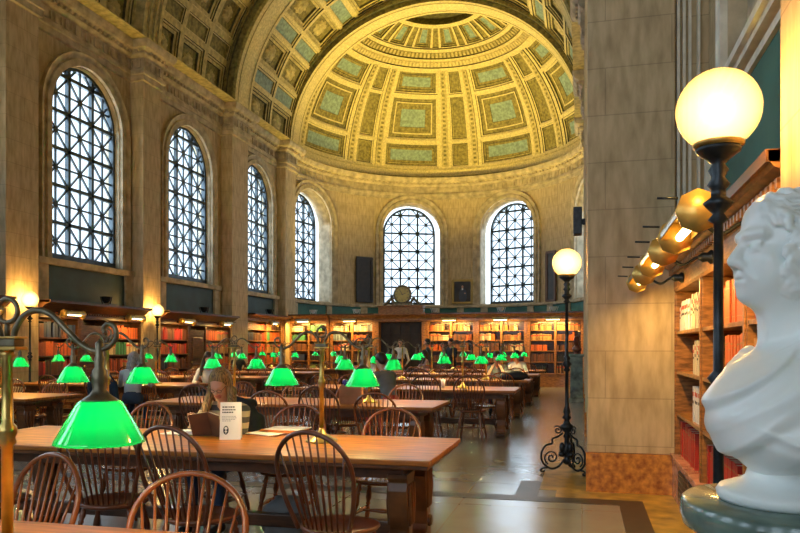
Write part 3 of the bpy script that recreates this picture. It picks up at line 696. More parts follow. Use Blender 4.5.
def bookcase(name, label, mx, width, cols, zshelves, ztop, depth=0.32, cornice=0.14, plinth='oak_case', palettes=None, place='', wood='oak_case', door=None, seed=1, group=None, wr=(0.035, 0.055), fulls=None, ent_h=0.22, hvar=0.18):
    """local frame: u along the front (0..width), w into the case, z up.  cols = [(u0,u1)] open columns"""
    rnd = random.Random(seed)
    root = empty(name); root.matrix_world = mx; tag(root, label, 'bookcase', group)
    z0 = zshelves[0]; zt = zshelves[-1]
    b = MB()
    b.box(0, width, depth-0.02, depth, 0, ztop, 'dark_walnut')
    ed = [0.0]+[x for c in cols for x in c]+[width]
    for i in range(0, len(ed), 2):
        if ed[i+1]-ed[i] > 0.005: b.box(ed[i], ed[i+1], 0, depth-0.02, z0*0.98, zt, wood)
        if ed[i+1]-ed[i] > 0.005 : 
            um = (ed[i]+ed[i+1])/2; hw = min(0.02, (ed[i+1]-ed[i])*0.3); b.box(um-hw, um+hw, -0.012, 0, z0, zt, wood)
    b.build('carcass', root, bevel=0.003)
    b = MB(); b.box(-0.005, width+0.005, -0.03, depth, 0, z0-0.03, plinth); b.box(-0.01, width+0.01, -0.05, depth, z0-0.03, z0, wood if plinth == 'oak_case' else plinth)
    b.build('plinth', root, bevel=0.004)
    b = MB(); b.prism([(depth, zt), (0.0, zt), (-0.015, zt+0.02), (-0.015, zt+ent_h*0.5), (-0.03, zt+ent_h*0.55), (-0.05, zt+ent_h*0.75), (-cornice*0.8, ztop-0.07), (-cornice, ztop-0.04), (-cornice, ztop), (depth, ztop)], 'x', -0.0, width, wood)
    b.box(0, width, -cornice-0.01, depth, ztop-0.05, ztop+0.004, 'dark_walnut')
    for k in range(int(width/0.09)): b.box(0.03+k*0.09, 0.07+k*0.09, -0.065, -0.03, zt+ent_h*0.56, zt+ent_h*0.72, wood)
    b.build('cornice', root)
    if door:
        b = MB(); b.box(door[0], door[1], 0.02, 0.07, 0.02, zt-0.12, 'dark_walnut')
        for zz in ((0.2, 0.95), (1.1, zt-0.35)): b.box(door[0]+0.12, door[1]-0.12, 0.0, 0.03, zz[0], zz[1], 'dark_walnut')
        d = b.build('door', root, bevel=0.006); k = MB(); k.sphere((door[0]+0.07, -0.01, 1.0), 0.03, 'brass', 10, 6); k.build('door_knob', d)
    for ci, (a, c) in enumerate(cols):
        if door and a >= door[0]-0.01 and c <= door[1]+0.01: continue
        for si, zz in enumerate(zshelves[:-1]):
            if si > 0:
                b = MB(); b.box(a, c, 0.004, depth-0.02, zz-0.028, zz, wood); b.build('shelf', root)
            h = zshelves[si+1]-zz-0.03
            pal = palettes[(ci*7+si*3) % len(palettes)] if not callable(palettes) else palettes(ci, si)
            f = 1.0 if not fulls else fulls(ci, si)
            if pal: fill_shelf(mx, a+0.015+(0 if f > 0 else (c-a)*(1+f)), c-0.015, zz, h*0.92, 0.2, pal, (place, ci, si, len(zshelves)-1), rnd, abs(f), wr, hvar=hvar) if f > 0 else fill_shelf(mx, a+(c-a)*(1+f), c-0.015, zz, h*0.92, 0.2, pal, (place, ci, si, len(zshelves)-1), rnd, 1.0, wr, hvar=hvar)
    return root
def frame(origin, udir, wdir):
    u = Vector((*udir, 0)); w = Vector((*wdir, 0))
    m_ = Matrix(((u.x, w.x, 0, origin[0]), (u.y, w.y, 0, origin[1]), (0, 0, 1, origin[2]), (0, 0, 0, 1)))
    return m_
def det_frame(o, u, w): return frame(o, u, w)
# --- right bay bookcase: front x = .88, u runs towards the camera (-y)
cols = [(0.05, 1.52), (1.60, 3.05), (3.13, 4.10)]
palR = {(0, 3): ['cream', 'cream', 'white'], (0, 2): ['cream'], (0, 1): ['cream', 'white'], (0, 0): ['red'],
        (1, 3): ['orange red'], (1, 2): ['orange red', 'red'], (1, 1): ['brown'], (1, 0): ['red', 'red', 'tan']}
fullR = {(0, 3): 1.0, (0, 2): -0.42, (0, 1): -0.42, (0, 0): 0.7, (1, 3): -0.8, (1, 2): -0.5, (1, 1): 0.4, (1, 0): 0.8}
bookcase('bookcase', 'tall oak bookcase with pink marble plinth behind the white marble bust', det_frame((0.88, 7.44, 0), (0, -1), (1, 0)), 4.12, cols,
         [0.42, 0.82, 1.22, 1.60, 1.98], 2.28, depth=0.31, cornice=0.12, plinth='pink_marble', palettes=lambda c, s: palR.get((c, s), ['tan', 'red']), place='right', seed=3,
         wr=(0.05, 0.07), fulls=lambda c, s: fullR.get((c, s), 1.0), ent_h=0.28)
b = MB(); b.box(0.842, 0.85, 6.05, 6.9, 0.08, 0.34, 'black_iron')
for k in range(17): b.box(0.836, 0.846, 6.07+k*0.05, 6.09+k*0.05, 0.09, 0.33, 'old_bronze')
for k in range(5): b.box(0.834, 0.846, 6.05, 6.9, 0.10+k*0.052, 0.115+k*0.052, 'old_bronze')
tag(b.build('vent_grille'), 'dark metal vent grille set in the pink marble plinth of the right bookcase', 'grille')
b = MB(); b.box(0.85, 0.86, 6.6, 6.62, 0, 0.01, 'black_iron')
# --- left bays: front x=-11.25, u runs along +y ... seen from the hall u to the right (+y)
names = ['', '', 'bay beside the nearest left window', 'second bay', 'third bay']
bays = [(8.25, 12.0, 'nearest left bay'), (12.9, 16.65, 'bay under the largest left window'), (17.45, 21.6, 'bay under the second left window'), (22.75, 26.05, 'bay under the third left window')]
lab = ['dark oak wall bookcase with a door, beside the pier at the left edge', 'dark oak wall bookcase with a door, under the largest left window', 'dark oak wall bookcase with a door, under the second left window', 'oak wall bookcase in the corner under the third left window']
PAL_L = [['orange red', 'red'], ['brown', 'tan', 'red'], ['cream', 'green', 'tan'], ['brown', 'red', 'dark blue'], ['green', 'orange red'], ['orange red', 'tan']]
for i, (a, c, nm) in enumerate(bays):
    w = c-a; dm = w/2
    if i < 3: cc = [(0.06, 0.06+(w-1.1)/2-0.08), (dm-0.42, dm+0.42), (dm+0.5, w-0.06)]; dr = (dm-0.42, dm+0.42)
    else: cc = [(0.08, w/2-0.04), (w/2+0.04, w-0.35)]; dr = None
    ztop = 2.45 if i < 3 else 2.62
    bookcase('bookcase', lab[i], det_frame((-11.22, a+0.01, 0), (0, 1), (-1, 0)), w-0.02, cc, [0.42, 0.84, 1.26, 1.66, 2.08] if i < 3 else [0.42, 0.84, 1.26, 1.68, 2.08, 2.36], ztop, palettes=PAL_L, place=nm, door=dr, seed=11+i, wood='dark_walnut' if i < 3 else 'oak_case', cornice=0.34, ent_h=0.2)
# --- far screen: straight across in front of the apse
XS = lambda px: xat(px, SCREEN_Y)
units = [(284, 329, 'far bookcase left of the door, nearest the left wall'), (330, 375, 'far bookcase beside the dark doorway on its left'), (426, 476, 'far bookcase beside the dark doorway on its right'), (476, 527, 'far bookcase between the two seated readers and the pier, middle of three'), (527, 580, 'far bookcase at the right end of the screen')]
ulab = ['far oak bookcase in the left corner, first of the five across the apse', 'far oak bookcase just left of the dark doorway under the clock', 'far oak bookcase just right of the dark doorway under the clock', 'far oak bookcase second to the right of the dark doorway', 'far oak bookcase at the right end beside the pier']
PAL_F = [[['pale green', 'cream'], ['green'], ['brown', 'green'], ['dark blue', 'brown'], ['black']], [['cream', 'tan'], ['grey blue', 'cream'], ['orange red', 'cream'], ['red', 'brown'], ['brown']],
         [['tan', 'orange red'], ['tan', 'cream'], ['orange red', 'brown'], ['brown'], ['brown']], [['tan'], ['cream', 'orange red'], ['tan', 'brown'], ['brown', 'cream'], ['red', 'brown']], [['brown', 'tan'], ['tan'], ['brown', 'orange red'], ['brown', 'cream'], ['black', 'brown']]]
for i, (pa, pb, nm) in enumerate(units):
    xa, xb = XS(pa), XS(pb); w = xb-xa
    if i == 4: xb = PR+0.02; w = xb-xa
    if i == 0: xa = -11.2; w = xb-xa
    m0 = 0.11; cc = [(m0, w/2-0.04), (w/2+0.04, w-m0)]
    pf = PAL_F[i]
    bookcase('bookcase', ulab[i], det_frame((xa, SCREEN_Y, 0), (1, 0), (0, 1)), w-0.004, cc, [0.5, 0.92, 1.32, 1.70, 2.06, 2.40], 2.72, depth=0.34, palettes=lambda c_, s_, pf=pf: pf[(4-s_+c_) % 5], place=nm.replace('far bookcase', 'bookcase'), seed=31+i, wr=(0.045, 0.075), cornice=0.16, hvar=0.35,
             fulls=lambda c_, s_, i=i: [1, 0.8, 1, 0.9, 0.75][(c_*2+s_+i) % 5])
# doorway unit between
xa, xb = XS(375)+0.003, XS(426)-0.003; w = xb-xa
root = empty('doorway_surround', (xa, SCREEN_Y, 0)); tag(root, 'oak doorway surround with dark carved door recess below the round clock', 'doorway')
b = MB(); b.box(0, 0.16, -0.04, 0.34, 0, 2.40, 'oak_case'); b.box(w-0.16, w, -0.04, 0.34, 0, 2.40, 'oak_case'); b.build('jamb_posts', root, bevel=0.01)
b = MB(); b.prism([(0.34, 2.40), (0, 2.40), (-0.03, 2.42), (-0.03, 2.52), (-0.08, 2.58), (-0.2, 2.66), (-0.2, 2.72), (0.34, 2.72)], 'x', 0, w, 'oak_case'); b.build('cornice', root)
b = MB(); b.box(0.16, w-0.16, 0.26, 0.34, 0, 2.40, 'door_dark')
for k in range(4):
    for j in range(5): b.box(0.22+k*(w-0.44)/4, 0.22+(k+0.85)*(w-0.44)/4, 0.235, 0.27, 0.15+j*0.45, 0.52+j*0.45, 'door_dark')
b.build('carved_door', root, bevel=0.004)
b = MB(); b.box(0.12, w-0.12, 0.02, 0.34, 2.722, 2.98, 'oak_case'); b.box(0.08, w-0.08, -0.02, 0.34, 2.98, 3.02, 'oak_case'); b.build('attic_box', root, bevel=0.008)
# books: nearest 300 individually, the rest one object
BOOKS.sort(key=lambda t: t[0])
cache = {}
def add_book(mb, w, h, d, col, mx=None):
    cm = 'book_'+col
    mb.box(-w/2, -w/2+0.004, 0, d, 0, h, cm, mx); mb.box(w/2-0.004, w/2, 0, d, 0, h, cm, mx); mb.box(-w/2, w/2, 0, 0.006, 0, h, cm, mx)
    mb.box(-w/2+0.004, w/2-0.004, 0.006, d-0.008, 0.004, h-0.006, 'book_pages', mx)
    if col in ('cream', 'white', 'tan', 'grey blue'):
        mb.box(-w/2, w/2, -0.0015, 0.0, h*0.72, h*0.84, 'book_red', mx); mb.box(-w/2, w/2, -0.0015, 0.0, h*0.52, h*0.60, 'book_black', mx)
    elif col in ('red', 'orange red', 'brown', 'green', 'dark blue'):
        mb.box(-w/2, w/2, -0.0012, 0.0, h*0.80, h*0.83, 'gilt', mx); mb.box(-w/2, w/2, -0.0012, 0.0, h*0.14, h*0.16, 'gilt', mx)
def shelf_name(si, n): return ['bottom', 'second from bottom', 'third from bottom', 'fourth from bottom', 'top', 'top'][si] if si < n-1 else 'top'
for (dist, mx, w, h, d, col, (place, ci, si, n)) in BOOKS[:300]:
    key = (col,); 
    if key not in cache:
        mb = MB(); add_book(mb, 1, 1, 1, col); cache[key] = mb.build('book'); o = cache[key]
    else:
        o = cache[key].copy(); COL.objects.link(o)
    # separate mesh with true size: scale the unit book
    o.matrix_world = mx @ Matrix.Diagonal((w, d, h, 1)); o.name = 'book'
    if place == 'right': where = 'bookcase behind the marble bust'; side = ['left', 'middle', 'right'][ci]
    else:
        where = place if 'bookcase' in place else 'bookcase in the '+place; side = 'left' if ci == 0 else 'right'
    short = where.replace('bookcase in the bay under the', 'bookcase under the').replace(', nearest the left wall', '')
    s_ = {'bottom': 'bottom', 'second from bottom': 'second', 'third from bottom': 'third', 'fourth from bottom': 'fourth', 'top': 'top'}[shelf_name(si, n)]
    tag(o, '%s book, %s shelf, %s column, %s' % (col, s_, side, short), 'book', '%s books on %s shelf, %s column, %s' % (col, s_, side, short))
mb = MB()
for (dist, mx, w, h, d, col, pl) in BOOKS[300:]:
    mb.box(-w/2+0.003, w/2-0.003, 0, d, 0, h, 'book_'+col+('_worn' if random.random() < 0.4 else ''), mx)
    if col in ('cream', 'tan', 'white'): mb.box(-w/2, w/2, -0.0015, 0.0, h*0.7, h*0.84, 'book_red', mx)
tag(mb.build('distant_books'), 'rows of mixed coloured books filling the distant bookcase shelves', 'books', kind='stuff')
print('books', len(BOOKS))

# ================================================================== FIXTURES
def trough(name, label, mx, L, group, power=14, inward=(0, 1)):
    """half-round reflector on a gooseneck; local x along length, -y out from the case, z up; origin at bracket on the case front"""
    root = empty(name); root.matrix_world = mx; tag(root, label, 'bookcase lamp', group)
    R = 0.085; oy, oz = -0.36, 0.0
    b = MB(); rows = []
    for i in range(2):
        x = -L/2 if i == 0 else L/2
        rows.append([(x, oy+R*math.cos(a), oz+R*math.sin(a)) for a in [math.radians(-15+12*k) for k in range(18)]])
    rows2 = [[(x, oy+(R-0.006)*math.cos(a), oz+(R-0.006)*math.sin(a)) for (x, a) in [(-L/2 if i == 0 else L/2, math.radians(-15+12*k)) for k in range(18)]] for i in range(2)]
    b.grid(rows, 'fixture_metal', True); b.grid(rows2, 'gold_reflector', True); b.build('reflector', root)
    for s_ in (-1, 1):
        b = MB(); b.lathe([(0.0, 0), (R+0.014, 0), (R+0.014, 0.02), (0, 0.02)], 'gold_reflector', (s_*L/2-0.01, oy, oz), 8, (1, 0, 0)); b.build('end_cap', root)
        b = MB(); b.tube([(s_*L/2, oy-R, oz+0.06), (s_*L/2, oy-R-0.09, oz+0.065)], 0.006, 'black_iron', 6); b.build('pin', root)
    b = MB(); b.tube([(-L/2+0.04, oy+0.015, oz-0.01), (L/2-0.04, oy+0.015, oz-0.01)], 0.022, 'bulb', 8); b.build('tube_bulb', root)
    b = MB(); b.tube(smooth_path([(0, 0, 0.0), (0, -0.10, 0.0), (0, -0.19, -0.05), (0, -0.27, 0.0), (0, oy+0.05, oz+R*0.8)], 5), 0.011, 'black_iron', 8); b.build('gooseneck', root)
    b = MB(); b.lathe([(0.045, 0), (0.05, 0.02), (0.03, 0.04), (0.035, 0.07), (0.015, 0.10)], 'black_iron', (0, 0, 0), 12, (0, -1, 0)); b.build('bracket', root)
    return root
mat('fixture_metal', (0.42, 0.39, 0.30), 0.3, metal=0.8)
for i, yy in enumerate((6.75, 5.25, 3.85)):
    mx = det_frame((0.864, yy, 2.06), (0, -1), (1, 0))
    trough('bookcase_lamp', ['farthest', 'middle', 'nearest'][i]+' brass trough lamp on the bookcase behind the marble bust', mx, 0.8, 'trough lamps on the right bookcase')
    light('bookcase_light', 'AREA', (0.56, yy, 2.0), 13, WARM, 0.75, 0.05, aim=(0.98, yy, 1.0)).rotation_euler
for i, (pa, pb, nm) in enumerate(units):
    xc = (XS(pa)+XS(pb))/2
    mx = det_frame((xc, SCREEN_Y-0.014, 2.44), (1, 0), (0, 1))
    trough('bookcase_lamp', 'trough lamp over the '+ulab[i].replace('far oak ', 'far ').replace(' of the five across the apse', ''), mx, 0.55, 'trough lamps on the far bookcases')
    light('bookcase_light', 'AREA', (xc, SCREEN_Y-0.36, 2.36), 48, WARM, 1.2, 0.05, aim=(xc, SCREEN_Y+0.05, 1.35))
for i, (a, c, nm) in enumerate(bays):
    yc = (a+c)/2
    if i == 3:
        mx = det_frame((-11.235, 24.3, 2.30), (0, 1), (-1, 0)); 
        trough('bookcase_lamp', 'trough lamp over the corner bookcase under the third left window', mx, 0.6, 'trough lamps on the left bookcases')
        light('bookcase_light', 'AREA', (-10.85, 24.3, 2.22), 45, WARM, 1.2, 0.05, aim=(-11.3, 24.3, 1.2)); continue
    for s_, q in ((-1, 'left'), (1, 'right')):
        mx = det_frame((-11.235, yc+s_*1.15, 2.17), (0, 1), (-1, 0))
        trough('bookcase_lamp', '%s trough lamp on the %s' % (q, lab[i].replace('dark oak wall ', '').replace(' with a door,', '')), mx, 0.6, 'trough lamps on the left bookcases')
        light('bookcase_light', 'AREA', (-10.88, yc+s_*1.15, 2.1), 11, WARM, 0.7, 0.05, aim=(-11.3, yc+s_*1.15, 1.1))
def uplight_fixture(p, label, m='fixture_white'):
    root = empty('uplight_fixture', (p[0], p[1], p[2]-0.23)); tag(root, label, 'uplight', 'uplights standing on the bookcases')
    b = MB(); b.box(-0.13, 0.13, -0.08, 0.08, 0, 0.02, m); b.tube([(-0.1, 0, 0.01), (-0.16, 0, 0.2)], 0.012, m, 6); b.tube([(0.1, 0, 0.01), (0.16, 0, 0.2)], 0.012, m, 6); b.build('yoke', root)
    b = MB(); b.lathe([(0.05, 0), (0.09, 0.05), (0.12, 0.14), (0.125, 0.15), (0.115, 0.14), (0.08, 0.06), (0.0, 0.05)], m, (0, 0, 0.05), 14, cap=False); b.build('housing', root)
for i, p in enumerate(UPL): uplight_fixture(p, 'white uplight on top of the far bookcases, number %s from the left' % ['one', 'two', 'three', 'four', 'five'][i])
for i, p in enumerate(UPS): uplight_fixture(p, 'black uplight on top of the '+['bookcase under the largest left window, added lamp', 'bookcase under the second left window, added lamp', 'bookcase at the left edge, added lamp', 'corner bookcase under the third left window'][i], 'black_iron')

# ================================================================== GLOBE FLOOR LAMPS
GLOBE_Z = 2.43
def globe_lamp(loc, label, power, rz=0.0, detail=True):
    root = empty('globe_floor_lamp', loc, rz); tag(root, label, 'floor lamp', 'iron floor lamps with round glass globes')
    I = 'black_iron'
    b = MB(); prof = [(0.020, 0.10), (0.05, 0.13), (0.03, 0.17), (0.028, 0.24), (0.06, 0.27), (0.03, 0.31), (0.028, 0.40), (0.045, 0.43), (0.025, 0.47), (0.07, 0.52), (0.085, 0.545), (0.04, 0.58), (0.03, 0.62), (0.055, 0.65), (0.03, 0.68), (0.045, 0.72), (0.022, 0.78), (0.019, 1.18), (0.04, 1.2), (0.025, 1.23), (0.06, 1.27), (0.025, 1.31), (0.045, 1.34), (0.02, 1.37), (0.019, 1.98), (0.04, 1.995), (0.022, 2.02), (0.05, 2.05), (0.06, 2.065), (0.03, 2.09), (0.028, 2.12), (0.045, 2.14), (0.025, 2.17), (0.04, 2.2), (0.025, 2.225), (0.05, 2.25), (0.085, 2.275), (0.09, 2.29), (0.07, 2.30)]
    b.lathe(prof, I, seg=16); b.build('pole', root)
    b = MB(); b.lathe([(0.075, 2.285), (0.10, 2.30), (0.10, 2.312), (0.085, 2.315)], 'brass', seg=24); b.build('collar', root)
    b = MB(); b.sphere((0, 0, GLOBE_Z+0.02), 0.165, 'globe_glass', 32, 20); b.build('glass_globe', root)
    for k in range(3):
        a = 2*PI*k/3+PI; mx = Matrix.Rotation(a, 4, 'Z')
        b = MB()
        def pl(pts, r=0.011): b.tube([tuple(mx @ Vector((x, 0, z))) for x, z in pts], r, I, 6)
        # outer C-scroll foot
        pl([(v.x, v.z) for v in smooth_path([(0.03, 0, 0.16), (0.10, 0, 0.075), (0.19, 0, 0.055), (0.28, 0, 0.13), (0.29, 0, 0.24), (0.24, 0, 0.32), (0.17, 0, 0.345), (0.165, 0, 0.40), (0.10, 0, 0.425), (0.045, 0, 0.47)], 6)], 0.013)
        sp = []
        for j in range(26):
            t = j/25; rr = 0.075*(1-t)+0.012; an = -1.1+t*3.4*PI; sp.append((0.175+rr*math.cos(an), 0.18+rr*math.sin(an)))
        pl(sp, 0.010)
        sp = []
        for j in range(20):
            t = j/19; rr = 0.045*(1-t)+0.008; an = 0.6+t*3*PI; sp.append((0.105+rr*math.cos(an), 0.50+rr*math.sin(an)))
        pl(sp, 0.009)
        pl([(v.x, v.z) for v in smooth_path([(0.22, 0, 0.062), (0.27, 0, 0.06), (0.30, 0, 0.035), (0.285, 0, 0.014), (0.262, 0, 0.02), (0.268, 0, 0.034)], 5)], 0.012)
        b.build('scroll_foot', root)
        b = MB(); c = mx @ Vector((0.055, 0, 0.30)); b.sphere(tuple(c), (0.035, 0.035, 0.06), I, 10, 6); c = mx @ Vector((0.06, 0, 0.22)); b.sphere(tuple(c), (0.04, 0.04, 0.035), I, 10, 6); b.build('leaf_ornament', root)
    light('globe_light', 'POINT', (loc[0], loc[1], GLOBE_Z-0.012), power, GLOBE, 0.05); root.scale.z = 0.987
    return root
globe_lamp((0.54, 3.17, 0), 'tall iron globe lamp behind the white marble bust', 50, 0.5)
globe_lamp((-0.17, 8.5, 0), 'tall iron globe lamp beside the large stone pier in the aisle', 75, math.radians(14))
globe_lamp((-10.93, 12.4, 0), 'globe lamp against the left pier at the left edge of the photo', 80, 0.3)
globe_lamp((-10.93, 16.95, 0), 'globe lamp between the first and second left windows', 80, 0.9)
mat('leg_wood', (0.20, 0.075, 0.022), 0.35, var=0.3, scale=5, coat=0.2)
# ================================================================== READING TABLES
TL = 3.7; TW = 1.14; TH_ = 0.76
def make_table(name, loc, label):
    root = empty(name, loc); tag(root, label, 'table', 'long reading tables')
    b = MB(); x, y = TL/2, TW/2
    b.box(-x, x, -y, y, TH_-0.035, TH_, 'table_wood'); b.build('tabletop', root, bevel=0.008)
    b = MB(); b.box(-x+0.015, x-0.015, -y+0.015, y-0.015, TH_-0.06, TH_-0.035, 'table_edge'); b.build('edge_moulding', root, bevel=0.006)
    b = MB()
    for s in (-1, 1): b.box(-x+0.22, x-0.22, s*(y-0.2)-0.012, s*(y-0.2)+0.012, TH_-0.15, TH_-0.06, 'table_edge'); b.box(s*(x-0.22)-0.012, s*(x-0.22)+0.012, -y+0.2, y-0.2, TH_-0.15, TH_-0.06, 'table_edge')
    b.build('apron', root)
    for s in (-1, 1):
        xe = s*(x-0.25)
        for t in (-1, 1):
            b = MB(); c = (xe, t*(y-0.29))
            prof = [(0.52, -0.09), (0.52, 0.09)]
            # carved scrolled leg: outline in y,z
            o = [(-0.05, 0.06), (0.07, 0.06), (0.075, 0.12), (0.045, 0.18), (0.05, 0.27), (0.075, 0.36), (0.095, 0.45), (0.105, 0.53), (0.09, 0.585), (0.11, 0.61), (0.11, 0.64), (-0.11, 0.64), (-0.11, 0.61), (-0.09, 0.585), (-0.105, 0.53), (-0.095, 0.45), (-0.075, 0.36), (-0.05, 0.27), (-0.045, 0.18), (-0.075, 0.12), (-0.07, 0.06)]
            b.prism([(c[1]+p[0], p[1]) for p in o], 'x', xe-0.065, xe+0.065, 'leg_wood')
            for k in (-1, 0, 1):      # fluting ribs on both faces
                for f in (-1, 1): b.tube([(xe+f*0.066, c[1]+k*0.045, 0.30), (xe+f*0.072, c[1]+k*0.06, 0.45), (xe+f*0.066, c[1]+k*0.06, 0.57)], 0.014, 'leg_wood', 6)
            for f in (-1, 1): b.lathe([(0.0, 0), (0.045, 0), (0.045, 0.02), (0.03, 0.03), (0, 0.03)], 'dark_walnut', (xe+f*0.06, c[1], 0.2), 10, (f, 0, 0))
            b.build('carved_leg', root, bevel=0.006)
        b = MB(); yy = y-0.16
        b.prism([(-yy, 0), (yy, 0), (yy+0.02, 0.03), (yy, 0.075), (yy-0.08, 0.085), (yy-0.1, 0.065), (-yy+0.1, 0.065), (-yy+0.08, 0.085), (-yy, 0.075), (-yy-0.02, 0.03)], 'x', xe-0.07, xe+0.07, 'dark_walnut'); b.build('foot_beam', root, bevel=0.006)
    b = MB(); b.box(-x+0.25, x-0.25, -0.04, 0.04, 0.16, 0.25, 'dark_walnut'); b.build('stretcher', root, bevel=0.006)
    return root
ROWY = [1.84, 4.82, 8.6, 12.0, 15.3, 18.5, 21.7]
RX = [-2.74, -2.74, -3.50, -2.87, -2.90, -2.90, -2.90]      # centre of the right column
LX = [None, None, -9.0, -8.7, -8.9, -8.9, -8.9]
ORD = ['first', 'second', 'third', 'fourth', 'fifth', 'sixth', 'seventh']
rdesc = ['reading table nearest the camera, cut off by the bottom edge', 'long wooden reading table where the blonde woman reads behind a white sign', 'long wooden reading table with a brown paper bag on it',
         'long wooden reading table beyond the paper bag, lone chair at its near right side', 'wooden reading table of the right column where a reader props his head on his hands', 'wooden reading table, sixth from the camera in the right column', 'wooden reading table farthest away in the right column, by the doorway']
ldesc = [None, None, 'empty wooden reading table at the left edge, nearest of the left column', 'wooden reading table at left where two women sit facing each other', 'wooden reading table, third of the left column', 'wooden reading table, fourth of the left column', 'wooden reading table farthest away in the left column']
t0 = make_table('reading_table', (RX[0], ROWY[0], 0), rdesc[0])
TABLES = [('right', 0, RX[0], ROWY[0])]
for i in range(1, 7):
    t = copy_tree(t0); t.location = (RX[i], ROWY[i], 0); t['label'] = rdesc[i]; TABLES.append(('right', i, RX[i], ROWY[i]))
for i in range(2, 7):
    t = copy_tree(t0); t.location = (LX[i], ROWY[i], 0); t['label'] = ldesc[i]; TABLES.append(('left', i, LX[i], ROWY[i]))

# ================================================================== DESK LAMPS
def make_lamp():
    root = empty('desk_lamp'); Z = 0
    b = MB(); b.lathe([(0.0, 0), (0.115, 0), (0.118, 0.008), (0.112, 0.016), (0.085, 0.022), (0.08, 0.032), (0.05, 0.045), (0.035, 0.06), (0.022, 0.085), (0.017, 0.10)], 'brass', seg=28); b.build('base', root)
    b = MB(); b.lathe([(0.017, 0.10), (0.0165, 0.39), (0.026, 0.40), (0.022, 0.415), (0.028, 0.43), (0.026, 0.45), (0.017, 0.46), (0.0145, 0.655), (0.022, 0.665), (0.018, 0.68)], 'brass', seg=14); b.build('post', root)
    b = MB(); b.box(-0.05, 0.05, -0.028, 0.028, 0.68, 0.692, 'brass'); b.box(-0.042, 0.042, -0.022, 0.022, 0.692, 0.715, 'old_bronze'); b.box(-0.05, 0.05, -0.028, 0.028, 0.715, 0.722, 'brass'); b.build('crown_plate', root, bevel=0.003)
    b = MB(); b.tube([(0.036*math.sin(2*PI*k/20), 0, 0.80-0.036*math.cos(2*PI*k/20)) for k in range(21)], 0.0075, 'old_bronze', 8); b.tube([(0, 0, 0.72), (0, 0, 0.765)], 0.008, 'old_bronze', 8); b.build('finial_ring', root)
    for s in (-1, 1):
        P_ = [(0.022, 0.715), (0.03, 0.745), (0.06, 0.785), (0.105, 0.80), (0.155, 0.785), (0.205, 0.74), (0.25, 0.70), (0.29, 0.680), (0.315, 0.678)]
        b = MB(); b.tube(smooth_path([(s*x, 0, z) for x, z in P_], 5), 0.0095, 'old_bronze', 8)
        C_ = [(0.315, 0.682), (0.345, 0.69), (0.368, 0.715), (0.366, 0.745), (0.345, 0.758), (0.328, 0.745), (0.333, 0.73)]
        b.tube(smooth_path([(s*x, 0, z) for x, z in C_], 5), 0.0075, 'old_bronze', 8); b.build('scroll_arm', root)
        b = MB(); b.lathe([(0.0, 0.715), (0.013, 0.70), (0.012, 0.665), (0.016, 0.655), (0.014, 0.63), (0.022, 0.62), (0.023, 0.59), (0.020, 0.565), (0.030, 0.55), (0.045, 0.54), (0.055, 0.532)], 'old_bronze', (s*0.315, 0, 0), 16); b.build('lamp_holder', root)
        b = MB()
        b.lathe([(0.052, 0.535), (0.060, 0.530), (0.066, 0.522), (0.124, 0.418), (0.127, 0.410), (0.122, 0.408)], 'green_glass', (s*0.315, 0, 0), 32, cap=False)
        sh = b.build('lamp_shade', root)
        b = MB(); b.sphere((s*0.315, 0, 0.512), (0.018, 0.018, 0.022), 'bulb', 12, 8); b.build('light_bulb', sh)
    return root
L0 = make_lamp(); first = True
lampn = 0
def place_lamp(x, y, label, rz=0.0):
    global first
    o = L0 if first else copy_tree(L0)
    first = False
    o.location = (x, y, TH_); o.rotation_euler = (0, 0, rz); tag(o, label, 'desk lamp', 'brass desk lamps with green shades')
    for s in (-1, 1):
        light('desk_lamp_light', 'POINT', (x+s*0.315*math.cos(rz), y+s*0.315*math.sin(rz), TH_+0.455), 14.0, (1.0, 0.66, 0.27), 0.022)
for col, i, tx, ty in TABLES:
    for s in (1, -1):
        side = 'right' if s == 1 else 'left'
        if (col, i) == ('right', 0): x, y, rz = (-1.685 if s == 1 else -3.7), 1.82, 0.03
        elif (col, i) == ('right', 1): x, y, rz = (-1.84 if s == 1 else -3.64), 4.95, 0.0
        else: x, y, rz = tx+s*0.92, ty+0.02, 0.0
        if col == 'right' and i == 0:
            if s == -1: continue
            lb = 'brass desk lamp nearest the camera at the left edge, green glass shade'
        elif col == 'right' and i == 1: lb = 'brass two-armed green-shaded desk lamp '+('in front of the picture centre, right of the reading woman' if s == 1 else 'left of the reading woman on her table')
        else: lb = '%s green-shaded brass desk lamp on the %s table of the %s column' % (side, ORD[i] if col == 'right' else ORD[i-2], col)
        place_lamp(x, y, lb, rz)

